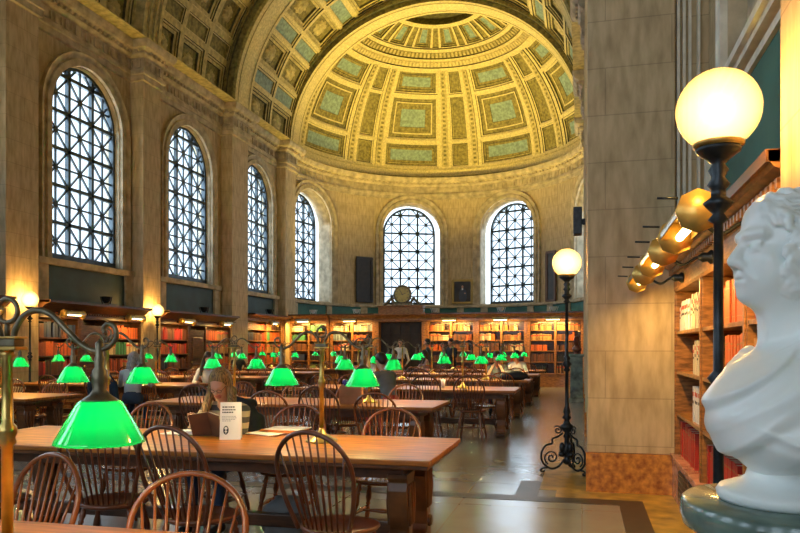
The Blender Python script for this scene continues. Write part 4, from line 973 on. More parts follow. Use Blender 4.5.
# ================================================================== WINDSOR CHAIRS
def make_chair(wood='chair_wood'):
    root = empty('windsor_chair')
    # seat: shield shaped, front at +y
    out = []
    for k in range(28):
        a = 2*PI*k/28; cx, cy = math.cos(a), math.sin(a)
        rx = 0.225 if cy > 0 else 0.225-0.03*(-cy)
        x = rx*math.copysign(abs(cx)**0.75, cx); y = 0.205*math.copysign(abs(cy)**0.8, cy)
        if cy < -0.6 and abs(cx) < 0.5: y -= 0.02*(1-abs(cx)/0.5)
        out.append((x, y))
    b = MB(); rows = []
    for sc, z in ((0.0, 0.418), (0.86, 0.418), (0.96, 0.428), (1.0, 0.440), (0.985, 0.452), (0.93, 0.455), (0.6, 0.442), (0.0, 0.438)):
        rows.append([(x*sc, y*sc, z) for x, y in out])
    b.grid(rows, wood, True, closed_v=True); b.build('seat', root)
    def lean(z): return -0.165-(z-0.45)*0.27
    def half(z):   # bow half width at height
        if z < 0.78: t = (z-0.45)/0.33; return 0.165+0.075*math.sin(t*PI/2)
        return 0.24*math.sqrt(max(0, 1-((z-0.78)/0.225)**2))
    pts = []
    for k in range(9): z = 0.445+k*0.335/9; pts.append((-half(z), lean(z), z))
    for k in range(17): a = PI*k/16; z = 0.78+0.222*math.sin(a); pts.append((-0.24*math.cos(a), lean(z), z))
    for k in range(8, -1, -1): z = 0.445+k*0.335/9; pts.append((half(z), lean(z), z))
    b = MB(); b.tube(pts, 0.0135, wood, 8); b.build('back_bow', root)
    for k in range(9):
        f = (k-4)/4.0; xb = f*0.125; xt = f*0.205
        zt = 0.78+0.222*math.sqrt(max(0, 1-(xt/0.24)**2)); yb = -0.165-0.02*(1-f*f)+0.01
        p0 = Vector((xb, yb, 0.445)); p1 = Vector((xt, lean(zt), zt))
        b = MB(); b.tube([p0, p0.lerp(p1, 0.3), p0.lerp(p1, 0.55), p1], [0.0055, 0.0085, 0.0075, 0.005], wood, 6); b.build('spindle', root)
    prof = [(0, 0.013), (0.06, 0.016), (0.12, 0.022), (0.17, 0.013), (0.2, 0.020), (0.23, 0.015), (0.34, 0.023), (0.42, 0.024), (0.52, 0.014), (0.55, 0.020), (0.58, 0.013), (0.66, 0.019), (0.78, 0.020), (0.9, 0.014), (1.0, 0.012)]
    legs = {}
    for sx in (-1, 1):
        for sy in (-1, 1):
            t = Vector((sx*0.14, sy*0.125-0.0, 0.425)); f = Vector((sx*0.205, sy*0.20-0.02, 0.0)); legs[sx, sy] = (t, f)
            b = MB(); b.turned(t, f, prof, wood, 10); b.build('leg', root)
    sp = [(0, 0.009), (0.25, 0.012), (0.45, 0.018), (0.5, 0.02), (0.55, 0.018), (0.75, 0.012), (1, 0.009)]
    mid = {}
    for sx in (-1, 1):
        a = legs[sx, -1][0].lerp(legs[sx, -1][1], 0.6); c = legs[sx, 1][0].lerp(legs[sx, 1][1], 0.6); mid[sx] = (a+c)/2
        b = MB(); b.turned(a, c, sp, wood, 8); b.build('stretcher', root)
    b = MB(); b.turned(mid[-1], mid[1], sp, wood, 8); b.build('stretcher', root)
    return root
CH = {'l': make_chair('chair_wood'), 'd': make_chair('chair_dark')}; CU = {'l': False, 'd': False}
def place_chair(x, y, deg, label, kind='l'):
    o = CH[kind] if not CU[kind] else copy_tree(CH[kind]); CU[kind] = True
    o.location = (x, y, 0); o.rotation_euler = (0, 0, math.radians(deg)); tag(o, label, 'chair', 'bow-back Windsor chairs')
    return o
C = place_chair
# near table, far side (they face the camera; deg 180)
C(-2.50, 2.60, 164, 'bow-back Windsor chair at the nearest table, in the bottom left corner', 'l').scale.z = 0.94
C(-1.49, 2.32, 188, 'bow-back Windsor chair at the nearest table, cut by the bottom edge below the sign', 'l').scale.z = 0.935
# second table
C(-1.33, 3.86, -13, 'dark bow-back Windsor chair in the foreground, just left of the carved table leg', 'd')
C(-2.22, 3.90, -9, 'bow-back Windsor chair on the near side, directly below the open books', 'd')
C(-2.98, 4.12, 16, 'dark bow-back Windsor chair below the largest green lamp shade', 'd')
C(-3.78, 3.95, 3, 'bow-back Windsor chair at the left edge behind the brass lamp post', 'd')
C(-1.52, 5.44, 178, 'bow-back Windsor chair on the far side, right of the brass lamp, under its shade', 'l')
C(-2.37, 5.58, 184, 'bow-back Windsor chair right of the reading woman, behind the orange papers', 'l')
C(-3.80, 5.48, 176, 'pale-lit bow-back Windsor chair left of the reading woman', 'l')
C(-3.02, 5.56, 180, 'Windsor chair the blonde reading woman sits on, black jacket on its back', 'd')
sidew = {1: 'far', -1: 'near'}
def row(col, i, side, xs, kinds='l', jit=5):
    ty = ROWY[i]; rnd = random.Random(i*10+side+(5 if col == 'left' else 0))
    for k, x in enumerate(sorted(xs, reverse=True)):
        y = ty+side*(TW/2+0.05+rnd.uniform(-0.06, 0.08)); deg = (0 if side == -1 else 180)+rnd.uniform(-jit, jit)
        tb = ORD[i] if col == 'right' else ORD[i-2]
        C(x, y, deg, 'Windsor chair, %s from right, %s side of the %s table, %s column' % (['first', 'second', 'third', 'fourth', 'fifth'][k], sidew[side], tb, col), rnd.choice(kinds))
row('right', 2, -1, [-2.24, -2.90, -3.52, -4.45], 'ld'); row('right', 2, 1, [-2.3, -3.1, -3.9, -4.8], 'l')
row('right', 3, -1, [-1.70, -2.42, -3.16, -4.1], 'ld', 3); row('right', 3, 1, [-1.62, -2.45, -3.3, -4.2], 'l')
for i in (4, 5, 6):
    row('right', i, -1, [-1.55, -2.4, -3.2, -4.1], 'ld'); row('right', i, 1, [-1.6, -2.4, -3.2, -4.15], 'l')
row('left', 2, 1, [-7.95, -8.7, -9.5, -10.3], 'l'); row('left', 2, -1, [-7.9, -8.8, -9.7], 'd')
row('left', 3, -1, [-7.45, -8.35, -9.3], 'l'); row('left', 3, 1, [-7.35, -8.3, -9.3], 'l')
for i in (4, 5, 6):
    row('left', i, -1, [-7.5, -8.4, -9.3, -10.1], 'ld'); row('left', i, 1, [-7.5, -8.4, -9.3, -10.1], 'l')

# ================================================================== THINGS ON THE TABLES AND WALLS
TT = TH_+0.001
def pxt(px, py, h=TH_):
    D = FPX*(EYE-h)/(py-HOR); Lx = (px-400)/FPX*D
    return (Lx*math.cos(TH)-D*math.sin(TH), D*math.cos(TH)+Lx*math.sin(TH))
# white tent sign
x, y = pxt(231, 439); root = empty('table_sign', (x, y, TT), math.radians(20)); tag(root, 'white folded card sign standing on the table before the reading woman', 'sign')
SH, SW = 0.275, 0.155
b = MB(); tl = 0.05
for s in (-1, 1): 
    b.quad((-SW/2, s*tl, 0), (SW/2, s*tl, 0), (SW/2, s*0.002, SH), (-SW/2, s*0.002, SH), 'paper'); 
    b.quad((-SW/2, s*(tl-0.003), 0), (SW/2, s*(tl-0.003), 0), (SW/2, 0, SH-0.002), (-SW/2, 0, SH-0.002), 'paper')
b.build('card', root)
def on_card(u, v): # v up the front face
    return (u, -(tl-(tl-0.002)*v/SH)-0.0012, v)
b = MB(); rnd = random.Random(2)
for li, (vv, hh, w0, mm) in enumerate(((0.235, 0.009, 0.085, 'ink'), (0.215, 0.009, 0.10, 'ink'), (0.196, 0.009, 0.07, 'ink'), (0.168, 0.005, 0.10, 'grey_ink'), (0.157, 0.005, 0.09, 'grey_ink'), (0.146, 0.005, 0.095, 'grey_ink'), (0.135, 0.005, 0.06, 'grey_ink'))):
    u = -0.062
    while u < -0.062+w0:
        w = rnd.uniform(0.006, 0.016); b.quad(on_card(u, vv), on_card(u+w, vv), on_card(u+w, vv+hh), on_card(u, vv+hh), mm); u += w+0.0035
b.build('printed_lines', root)
b = MB(); cu, cv = -0.032, 0.07
pts = [on_card(cu+0.02*math.cos(a)*1.0, cv+0.032*math.sin(a)) for a in [2*PI*k/24 for k in range(24)]]
n = len(b.v); b.v += pts; b.face(list(range(24)), 'ink')
def off(p, e): return (p[0], p[1]-e, p[2])
pts = [off(on_card(cu+0.011*math.cos(a), cv+0.014+0.010*math.sin(a)), 0.0006) for a in [2*PI*k/16 for k in range(16)]]
n = len(b.v); b.v += pts; b.face([n+k for k in range(16)], 'paper')
for (ua, ub, va, vb) in ((-0.003, 0.003, -0.024, 0.004), (-0.009, 0.009, -0.012, -0.006)):
    b.quad(off(on_card(cu+ua, cv+va), 0.0006), off(on_card(cu+ub, cv+va), 0.0006), off(on_card(cu+ub, cv+vb), 0.0006), off(on_card(cu+ua, cv+vb), 0.0006), 'paper')
b.build('emblem', root)
# open books and papers
def open_book(px, py, deg, label, cover, s=1.0):
    x, y = pxt(px, py); root = empty('open_book', (x, y, TT), math.radians(deg)); tag(root, label, 'book')
    b = MB(); b.box(-0.19*s, 0.19*s, -0.13*s, 0.13*s, 0, 0.006, cover); b.build('cover', root)
    for sg in (-1, 1):
        b = MB(); rows = []
        for k in range(9):
            t = k/8; z = 0.006+0.028*math.sin(PI*min(1, t*1.15+0.0))**0.6 if t < 0.87 else 0.010
            rows.append([(sg*(0.003+0.178*s*t), yy, 0.008+0.026*math.sin(PI*(0.12+0.88*t)*0.98)**0.7) for yy in (-0.12*s, 0.12*s)])
        rows.append([(sg*(0.003+0.178*s), yy, 0.006) for yy in (-0.12*s, 0.12*s)])
        b.grid(rows, 'paper', True)
        for yy in (-0.12*s, 0.12*s):
            n = len(b.v); pp = [r[0 if yy < 0 else 1] for r in rows]+[(sg*0.003, yy, 0.006)]; b.v += pp; b.face([n+i for i in range(len(pp))], 'paper')
        b.build('pages', root)
open_book(200, 434, 22, 'open book with green cover edge lying left of the white sign', 'green_cloth', 0.8)
def papers(px, py, deg, label, n=3, sz=(0.21, 0.28), mats=('paper',), h=0.004):
    x, y = pxt(px, py); root = empty('paper_stack', (x, y, TT), math.radians(deg)); tag(root, label, 'papers')
    rnd = random.Random(px)
    for k in range(n):
        b = MB(); mx = Matrix.Translation((rnd.uniform(-0.03, 0.03), rnd.uniform(-0.02, 0.02), 0)) @ Matrix.Rotation(rnd.uniform(-0.25, 0.25), 4, 'Z')
        b.box(-sz[0]/2, sz[0]/2, -sz[1]/2, sz[1]/2, k*h+0.0002, (k+1)*h, mats[k % len(mats)], mx); b.build('sheet', root)
papers(183, 433, 5, 'loose white papers at the far left of the reading woman', 3)
papers(266, 434, 70, 'white papers lying just right of the white sign', 3)
papers(285, 432, 80, 'stack of papers with an orange folder right of the white sign', 5, (0.24, 0.31), ('paper', 'paper', 'orange_paper', 'orange_paper', 'paper'), 0.006)
# dark bag on the floor under the table
# paper bag with purple scarf on third table
x, y = pxt(350, 404); root = empty('paper_bag', (x, y+0.05, TT), math.radians(8)); tag(root, 'brown paper bag standing on the third reading table', 'bag')
b = MB(); rows = [[(sx*w_, sy*d_, z) for sx, sy in ((-1, -1), (1, -1), (1, 1), (-1, 1))] for z, w_, d_ in ((0, 0.13, 0.07), (0.1, 0.14, 0.075), (0.21, 0.135, 0.06), (0.22, 0.13, 0.055))]
b.grid(rows, 'kraft_paper', False, closed_v=True); n = len(b.v); b.face([0, 3, 2, 1], 'kraft_paper'); b.build('bag_body', root)
b = MB(); b.sphere((-0.03, 0, 0.24), (0.07, 0.05, 0.05), 'purple_cloth', 12, 8); b.sphere((-0.08, 0.01, 0.26), (0.04, 0.04, 0.035), 'purple_cloth', 10, 6)
tag(b.build('scarf', None, loc=(x, y+0.05, TT)), 'purple scarf bundled in the top of the brown paper bag', 'scarf')
# clock
root = empty('wall_clock', (xat(401, SCREEN_Y)+0.02, SCREEN_Y+0.14, 3.021)); tag(root, 'round clock in a carved scroll frame above the dark doorway', 'clock')
b = MB(); b.lathe([(0.0, 0), (0.30, 0), (0.345, 0.02), (0.365, 0.06), (0.34, 0.09), (0.30, 0.10), (0.285, 0.085)], 'old_bronze', (0, 0.06, 0.42), 36, (0, -1, 0), cap=False); b.build('case', root)
b = MB(); b.lathe([(0, 0.0), (0.287, 0.0)], 'clock_face', (0, -0.025, 0.42), 36, (0, -1, 0), cap=False); f = b.build('dial', root)
b = MB()
for k in range(12):
    a = 2*PI*k/12; mx = Matrix.Translation((0, -0.029, 0.42)) @ Matrix.Rotation(a, 4, 'Y'); b.box(-0.008, 0.008, -0.002, 0.002, 0.21, 0.265, 'ink', mx)
b.build('hour_marks', f)
for nm, a, l in (('hour_hand', 1.2, 0.14), ('minute_hand', -0.5, 0.22)):
    b = MB(); b.box(-0.009, 0.009, -0.003, 0.001, -0.03, l, 'ink', Matrix.Translation((0, -0.034, 0.42)) @ Matrix.Rotation(a, 4, 'Y')); b.build(nm, f)
b = MB()
for s in (-1, 1):
    b.tube(smooth_path([(s*0.20, 0, 0.10), (s*0.34, 0, 0.14), (s*0.42, 0, 0.28), (s*0.50, 0, 0.2), (s*0.62, 0, 0.10), (s*0.72, 0, 0.045)], 6), [0.05]*31, 'old_bronze', 8)
    b.sphere((s*0.70, 0, 0.06), (0.07, 0.06, 0.06), 'old_bronze', 12, 8); b.sphere((s*0.44, 0, 0.26), (0.07, 0.06, 0.07), 'old_bronze', 12, 8)
b.box(-0.4, 0.4, -0.08, 0.1, 0, 0.09, 'old_bronze'); b.build('scroll_frame', root)
# pictures on the apse wall
def apse_mx(deg, z, off_=0.02):
    r = math.radians(deg); return Matrix.Translation((APC[0]+(APR-off_)*math.sin(r), APC[1]+(APR-off_)*math.cos(r), z)) @ Matrix.Rotation(-r, 4, 'Z')
def pic(name, label, cat, deg, z, w, h, fr, inner, figure=False):
    root = empty(name); root.matrix_world = apse_mx(deg, z, 0.09); tag(root, label, cat)
    b = MB()
    for a in (((-w/2, w/2), (h/2-0.1, h/2)), ((-w/2, w/2), (-h/2, -h/2+0.1)), ((-w/2, -w/2+0.1), (-h/2+0.1, h/2-0.1)), ((w/2-0.1, w/2), (-h/2+0.1, h/2-0.1))): b.box(a[0][0], a[0][1], -0.05, 0.03, a[1][0], a[1][1], fr)
    b.build('frame', root, bevel=0.015)
    b = MB(); b.box(-w/2+0.09, w/2-0.09, -0.01, 0.02, -h/2+0.09, h/2-0.09, inner)
    if figure:
        e = -0.012
        def blob(cx, cz, rx, rz_, m, k=20):
            n = len(b.v); b.v += [(cx+rx*math.cos(2*PI*j/k), e-len(b.v)*1e-6, cz+rz_*math.sin(2*PI*j/k)) for j in range(k)]; b.face([n+j for j in range(k)], m)
        blob(0.02, -0.18, 0.2, 0.34, 'ink'); blob(0, 0.22, 0.05, 0.07, 'skin'); blob(0.0, 0.12, 0.04, 0.05, 'paper'); blob(0.12, -0.08, 0.04, 0.03, 'skin')
    b.build('canvas', root); return root
pic('painting', 'framed dark portrait of a standing figure between the two far windows', 'painting', 1.0, 4.05, 0.98, 1.15, 'gilt', 'picture_dark', True)
pic('painting', 'dark framed painting right of the far windows behind the globe lamp', 'painting', 46, 4.5, 0.62, 2.2, 'brown_cover', 'picture_dark')
pic('dark_panel', 'plain dark rectangular panel on the apse wall left of the clock window', 'panel', -45, 4.55, 0.85, 2.1, 'door_dark', 'door_dark')
# loudspeaker on pier
b = MB(); b.box(-0.14, 0.0, 11.99, 12.22, 3.28, 3.72, 'black_iron'); b.box(0.0, PR+0.002, 12.08, 12.14, 3.44, 3.54, 'black_iron'); tag(b.build('loudspeaker', bevel=0.01), 'small black loudspeaker fixed high on the pier edge', 'loudspeaker')
# marble pedestal with bust at the far right
root = empty('stone_pedestal', (-0.14, 19.5, 0)); tag(root, 'tall green marble pedestal beside the pier in the far aisle', 'pedestal')
b = MB(); b.box(-0.2, 0.2, -0.2, 0.2, 0, 0.12, 'green_marble'); b.build('plinth', root, bevel=0.01)
b = MB(); b.box(-0.16, 0.16, -0.16, 0.16, 0.12, 1.2, 'green_marble'); b.build('shaft', root, bevel=0.01)
b = MB(); b.box(-0.2, 0.2, -0.2, 0.2, 1.2, 1.27, 'green_marble'); b.build('cap', root, bevel=0.01)
# ================================================================== SCULPTED FIGURES (implicit surfaces)
class SDF:
    def __init__(s): s.p = []
    def cap(s, a, b, r1, r2=None, m=0, k=0.03, sub=False): s.p.append(('c', np.array(a, float), np.array(b, float), r1, r1 if r2 is None else r2, m, k, sub))
    def ell(s, c, r, m=0, k=0.03, sub=False, rot=None): s.p.append(('e', np.array(c, float), np.array(r if isinstance(r, (tuple, list)) else (r, r, r), float), rot, None, m, k, sub))
    def dist(s, q, P):
        if q[0] == 'f': return q[1](P)
        if q[0] == 'c':
            a, b = q[1], q[2]; ab = b-a; t = np.clip(((P-a)@ab)/max(ab@ab, 1e-9), 0, 1)
            return np.linalg.norm(P-a-t[..., None]*ab, axis=-1)-(q[3]+(q[4]-q[3])*t)
        D = P-q[1]
        if q[3] is not None: D = D@q[3]
        k0 = np.linalg.norm(D/q[2], axis=-1); k1 = np.linalg.norm(D/(q[2]**2), axis=-1)
        return k0*(k0-1.0)/np.maximum(k1, 1e-6)
    def bounds(s, q):
        if q[0] == 'f': return q[2], q[3]
        if q[0] == 'c': r = max(q[3], q[4]); return np.minimum(q[1], q[2])-r, np.maximum(q[1], q[2])+r
        r = q[2] if q[3] is None else np.full(3, q[2].max()); return q[1]-r, q[1]+r
    def mesh(s, res, mats, name, parent=None, loc=None, rz=0, smooth=2):
        lo = np.min([s.bounds(q)[0] for q in s.p if not q[7]], axis=0)-3*res-0.01; hi = np.max([s.bounds(q)[1] for q in s.p if not q[7]], axis=0)+3*res+0.01
        n = np.ceil((hi-lo)/res).astype(int)+1
        ax = [lo[i]+res*np.arange(n[i]) for i in range(3)]; V = np.full(n, 1.0)
        for q in s.p:
            k = q[6]; bl, bh = s.bounds(q); mg = k+3*res
            i0 = np.clip(np.floor((bl-mg-lo)/res).astype(int), 0, n-1); i1 = np.clip(np.ceil((bh+mg-lo)/res).astype(int)+1, 1, n)
            sl = tuple(slice(i0[j], i1[j]) for j in range(3))
            G = np.stack(np.meshgrid(ax[0][sl[0]], ax[1][sl[1]], ax[2][sl[2]], indexing='ij'), -1)
            d = s.dist(q, G); c = V[sl]
            if q[7]: a_ = -c; h = np.maximum(k-np.abs(a_-d), 0)/k; V[sl] = -(np.minimum(a_, d)-h*h*k/4)
            else: h = np.maximum(k-np.abs(c-d), 0)/k; V[sl] = np.minimum(c, d)-h*h*k/4
        ins = V < 0
        # surface nets
        nx, ny, nz_ = n-1
        acc = np.zeros((nx, ny, nz_, 3)); cnt = np.zeros((nx, ny, nz_))
        off = [(0, 0, 0), (1, 0, 0), (0, 1, 0), (1, 1, 0), (0, 0, 1), (1, 0, 1), (0, 1, 1), (1, 1, 1)]
        def cv(o, A): return A[o[0]:o[0]+nx, o[1]:o[1]+ny, o[2]:o[2]+nz_]
        for a in range(8):
            for b_ in range(a+1, 8):
                oa, ob = off[a], off[b_]
                if sum(abs(oa[i]-ob[i]) for i in range(3)) != 1: continue
                va, vb = cv(oa, V), cv(ob, V); m_ = (va < 0) != (vb < 0)
                t = np.where(m_, va/np.where(m_, va-vb, 1), 0)
                for i in range(3): acc[..., i] += np.where(m_, oa[i]+(ob[i]-oa[i])*t, 0)
                cnt += m_
        act = cnt > 0; idx = -np.ones(act.shape, int); idx[act] = np.arange(act.sum())
        cells = np.argwhere(act); verts = lo+res*(cells+acc[act]/cnt[act][:, None])
        faces = []
        for axis in range(3):
            sl0 = [slice(0, None)]*3; sl1 = [slice(0, None)]*3; sl0[axis] = slice(0, -1); sl1[axis] = slice(1, None)
            A, B = ins[tuple(sl0)], ins[tuple(sl1)]; e = np.argwhere(A != B)
            u, v = [(1, 2), (2, 0), (0, 1)][axis]
            e = e[(e[:, u] > 0) & (e[:, v] > 0) & (e[:, u] < n[u]-1) & (e[:, v] < n[v]-1)]
            du = np.zeros(3, int); du[u] = 1; dv = np.zeros(3, int); dv[v] = 1
            c = [idx[tuple((e-du-dv).T)], idx[tuple((e-dv).T)], idx[tuple(e.T)], idx[tuple((e-du).T)]]
            F = np.stack(c, 1); fl = ins[tuple(e.T)]; F[~fl] = F[~fl][:, ::-1]
            faces.append(F)
        F = np.concatenate(faces); F = F[(F >= 0).all(1)]
        me = bpy.data.meshes.new(name); me.from_pydata(verts.tolist(), [], F.tolist())
        for m_ in mats: me.materials.append(M[m_])
        if len(mats) > 1:
            C_ = verts[F].mean(1); best = np.full(len(C_), 9.0); mi = np.zeros(len(C_), int)
            for q in s.p:
                if q[7]: continue
                d = s.dist(q, C_); w = d < best; best[w] = d[w]; mi[w] = q[5]
            me.polygons.foreach_set('material_index', mi)
        me.polygons.foreach_set('use_smooth', [True]*len(F)); me.update()
        o = bpy.data.objects.new(name, me); COL.objects.link(o)
        if parent: o.parent = parent
        if loc is not None: o.location = loc
        o.rotation_euler = (0, 0, rz)
        if smooth:
            md = o.modifiers.new('smooth', 'SMOOTH'); md.iterations = smooth; md.factor = 0.5
        return o
def head_frame(c, yaw=0, pitch=0, roll=0, s=1.0):
    R_ = Matrix.Rotation(yaw, 3, 'Z') @ Matrix.Rotation(-pitch, 3, 'X') @ Matrix.Rotation(roll, 3, 'Y')
    Rn = np.array(R_); c = np.array(c, float)
    return (lambda p: Rn@(np.array(p, float)*s)+c), Rn, s
def add_head(S, fr, m=0, eye=None, lip=None, k=0.02, detail=1.0):
    f, Rn, s = fr; lip = m if lip is None else lip; eye = m if eye is None else eye
    E = lambda c, r, mm=m, kk=k, sub=False: S.ell(f(c), tuple(x*s for x in (r if isinstance(r, tuple) else (r, r, r))), mm, kk*s, sub, rot=Rn)
    Cc = lambda a, b_, r1, r2=None, mm=m, kk=k, sub=False: S.cap(f(a), f(b_), r1*s, (r1 if r2 is None else r2)*s, mm, kk*s, sub)
    E((0, -0.015, 0.03), (0.074, 0.094, 0.085)); E((0, 0.034, -0.028), (0.058, 0.060, 0.082), kk=0.03)
    E((0, 0.045, -0.082), (0.044, 0.044, 0.030), kk=0.03); E((0, 0.080, -0.098), (0.021, 0.016, 0.016)); E((0, 0.066, -0.062), (0.032, 0.028, 0.034), kk=0.02)
    for x in (-1, 1):
        E((x*0.040, 0.060, -0.030), (0.022, 0.020, 0.022)); Cc((x*0.014, 0.088, 0.020), (x*0.044, 0.074, 0.020), 0.010, 0.008, kk=0.012)
        E((x*0.0305, 0.094, -0.003), (0.017, 0.012, 0.011), kk=0.010, sub=True)
        E((x*0.0305, 0.0765, -0.003), (0.0145, 0.0130, 0.0125), eye, kk=0.003)
        Cc((x*0.018, 0.089, 0.0035), (x*0.043, 0.080, 0.0025), 0.0040, kk=0.004); Cc((x*0.019, 0.088, -0.0115), (x*0.042, 0.080, -0.0105), 0.0035, kk=0.004)
        E((x*0.0115, 0.099, -0.037), (0.0085, 0.010, 0.007), kk=0.008)
        E((x*0.076, -0.008, -0.010), (0.008, 0.017, 0.030), kk=0.008); E((x*0.081, -0.004, -0.006), (0.004, 0.009, 0.017), kk=0.004, sub=True)
    Cc((0, 0.088, 0.012), (0, 0.111, -0.030), 0.0085, 0.0125, kk=0.012)
    Cc((-0.019, 0.089, -0.0615), (0, 0.0965, -0.060), 0.0052, 0.006, lip, 0.007); Cc((0.019, 0.089, -0.0615), (0, 0.0965, -0.060), 0.0052, 0.006, lip, 0.007)
    Cc((-0.014, 0.090, -0.0735), (0.014, 0.090, -0.0735), 0.0075, None, lip, 0.008)
    Cc((-0.024, 0.098, -0.067), (0.024, 0.098, -0.067), 0.0022, None, m, 0.004, True)
def hand(S, w, d, up, side, m, s=1.0, curl=0.6):
    """w wrist, d finger direction, up = back-of-hand normal, side=+1/-1 thumb side"""
    w = np.array(w, float); d = np.array(d, float); d /= np.linalg.norm(d); up = np.array(up, float); up -= d*(up@d); up /= np.linalg.norm(up); x = np.cross(d, up)*side
    S.cap(w, w+d*0.05*s, 0.022*s, 0.027*s, m, 0.02)
    for j, (o_, l) in enumerate(((0.027, 0.070), (0.009, 0.080), (-0.009, 0.074), (-0.026, 0.058))):
        b0 = w+d*0.078*s+x*o_*s; S.cap(w+d*0.04*s+x*o_*0.7*s, b0, 0.012*s, 0.0095*s, m, 0.008)
        m1 = b0+(d*math.cos(curl*0.6)-up*math.sin(curl*0.6))*l*0.5*s; m2 = m1+(d*math.cos(curl*1.6)-up*math.sin(curl*1.6))*l*0.5*s
        S.cap(b0, m1, 0.009*s, 0.008*s, m, 0.003); S.cap(m1, m2, 0.008*s, 0.0065*s, m, 0.003)
    t0_ = w+d*0.02*s+x*0.022*s; t1_ = t0_+(d*0.6+x*0.75-up*0.2)*0.038*s; t2_ = t1_+(d*0.85+x*0.3-up*0.4)*0.032*s
    S.cap(t0_, t1_, 0.012*s, 0.010*s, m, 0.01); S.cap(t1_, t2_, 0.010*s, 0.0075*s, m, 0.003)
def person(loc, deg, label, hair='brown_hair', top='grey_cloth', legs='denim', seated=True, lean=0.1, headyaw=0, headpitch=0.35, hands=((-0.16, 0.42, 0.80), (0.16, 0.42, 0.80)), elbows=None, long_hair=False, res=0.02, sleeves=True, eye_detail=False, group=None, shoe='black_cloth', torso_top=0.0, glasses=False, handdirs=None):
    root = empty('person', loc, math.radians(deg)); tag(root, label, 'person', group)
    S = SDF(); SK, TP, LG, SH_, LP_, EY = 0, 1, 2, 3, 4, 5
    if seated: hz = 0.555; hip = np.array([0, -0.06, hz])
    else: hz = 0.93; hip = np.array([0, 0, hz])
    L_ = lambda z: hip+np.array([0, lean*z, z])
    ch = L_(0.34); sh = L_(0.46)
    S.ell(hip+np.array([0, 0, 0.02]), (0.165, 0.12, 0.12), LG, 0.05)
    S.ell(L_(0.16), (0.145, 0.105, 0.14), TP, 0.06); S.ell(ch, (0.165, 0.115, 0.15), TP, 0.07); S.cap(sh+[-0.13, 0, -0.01], sh+[0.13, 0, -0.01], 0.06, None, TP, 0.05)
    nk = sh+np.array([0, lean*0.05, 0.05]); hd = nk+np.array([0, 0.03+lean*0.12+0.03*headpitch, 0.175-0.02*headpitch])
    S.cap(nk-[0, 0, 0.04], hd+[0, -0.02, -0.07], 0.052, 0.05, SK, 0.02)
    fr = head_frame(hd, headyaw, headpitch); add_head(S, fr, SK, EY, LP_)
    for i, x in enumerate((-1, 1)):
        if seated:
            k_ = np.array([x*0.12, 0.36, 0.545]); a_ = np.array([x*0.13, 0.36, 0.09]); 
        else: k_ = np.array([x*0.10, 0.03, 0.50]); a_ = np.array([x*0.11, -0.02+x*0.05, 0.09])
        S.cap(hip+[x*0.085, 0, -0.01], k_, 0.085, 0.058, LG, 0.04); S.cap(k_, a_, 0.056, 0.038, LG, 0.02)
        S.cap(a_+[0, -0.02, -0.045], a_+[0, 0.14, -0.055], 0.04, 0.033, SH_, 0.02)
        hnd = np.array(hands[i], float); s0 = sh+np.array([x*0.185, 0, -0.02])
        if elbows: el = np.array(elbows[i], float)
        else:
            mid_ = (s0+hnd)/2; el = mid_+np.array([x*0.09, -0.06, -0.12])
        S.cap(s0, el, 0.052, 0.041, TP, 0.03); dw = (hnd-el)/np.linalg.norm(hnd-el); wr_ = hnd-dw*0.02
        S.cap(el, wr_, 0.040, 0.026, TP if sleeves else SK, 0.015)
        dd = dw if not handdirs else np.array(handdirs[i], float)
        hand(S, wr_, dd, (0, 0.1, 1) if not handdirs else (x*0.3, -0.6, 0.6), -x, SK, 1.0, 0.5)
    body = S.mesh(res, ['skin', top, legs, shoe, 'lips' if eye_detail else 'skin', 'skin'], 'body', root, smooth=1)
    H = SDF(); f, Rn, s = fr
    def he(c, r, kk=0.02, sub=False): H.ell(f(c), r, 0, kk, sub, rot=Rn)
    he((0, -0.028, 0.045), (0.083, 0.098, 0.088)); he((0, -0.05, 0.0), (0.080, 0.080, 0.09))
    he((0, 0.105, -0.035), (0.062, 0.075, 0.088), 0.015, True)
    if long_hair:
        for x in (-1, 1):
            p0 = f((x*0.06, -0.01, 0.04)); p1 = f((x*0.088, 0.01, -0.06)); p2 = p1+np.array([x*0.03, 0.03, -0.14]); p3 = p2+np.array([x*0.005, 0.05, -0.12])
            H.cap(p0, p1, 0.03, 0.032, 0, 0.03); H.cap(p1, p2, 0.034, 0.036, 0, 0.02); H.cap(p2, p3, 0.034, 0.018, 0, 0.02)
            H.cap(p1+np.array([x*0.012, -0.03, 0]), p3+np.array([x*0.03, -0.03, 0.01]), 0.028, 0.016, 0, 0.01)
        H.cap(f((0, -0.08, 0.0)), f((0, -0.08, 0))+np.array([0, -0.02, -0.22]), 0.07, 0.05, 0, 0.04)
        he((0, 0.14, -0.06), (0.058, 0.075, 0.12), 0.01, True)
    H.mesh(min(res, 0.011), [hair], 'hair', root, smooth=1)
    if glasses:
        b = MB(); 
        for x in (-1, 1):
            b.tube([tuple(f((x*0.032+0.021*math.cos(t), 0.103-0.02*abs(x*0.032+0.021*math.cos(t)), -0.004+0.016*math.sin(t)))) for t in [2*PI*k/16 for k in range(17)]], 0.0022, 'ink', 6)
            b.tube([tuple(f((x*0.053, 0.10, 0.0))), tuple(f((x*0.08, 0.0, 0.002)))], 0.002, 'ink', 5)
        b.tube([tuple(f((-0.011, 0.103, 0))), tuple(f((0.011, 0.103, 0)))], 0.002, 'ink', 5); b.build('glasses', root)
    return root, fr
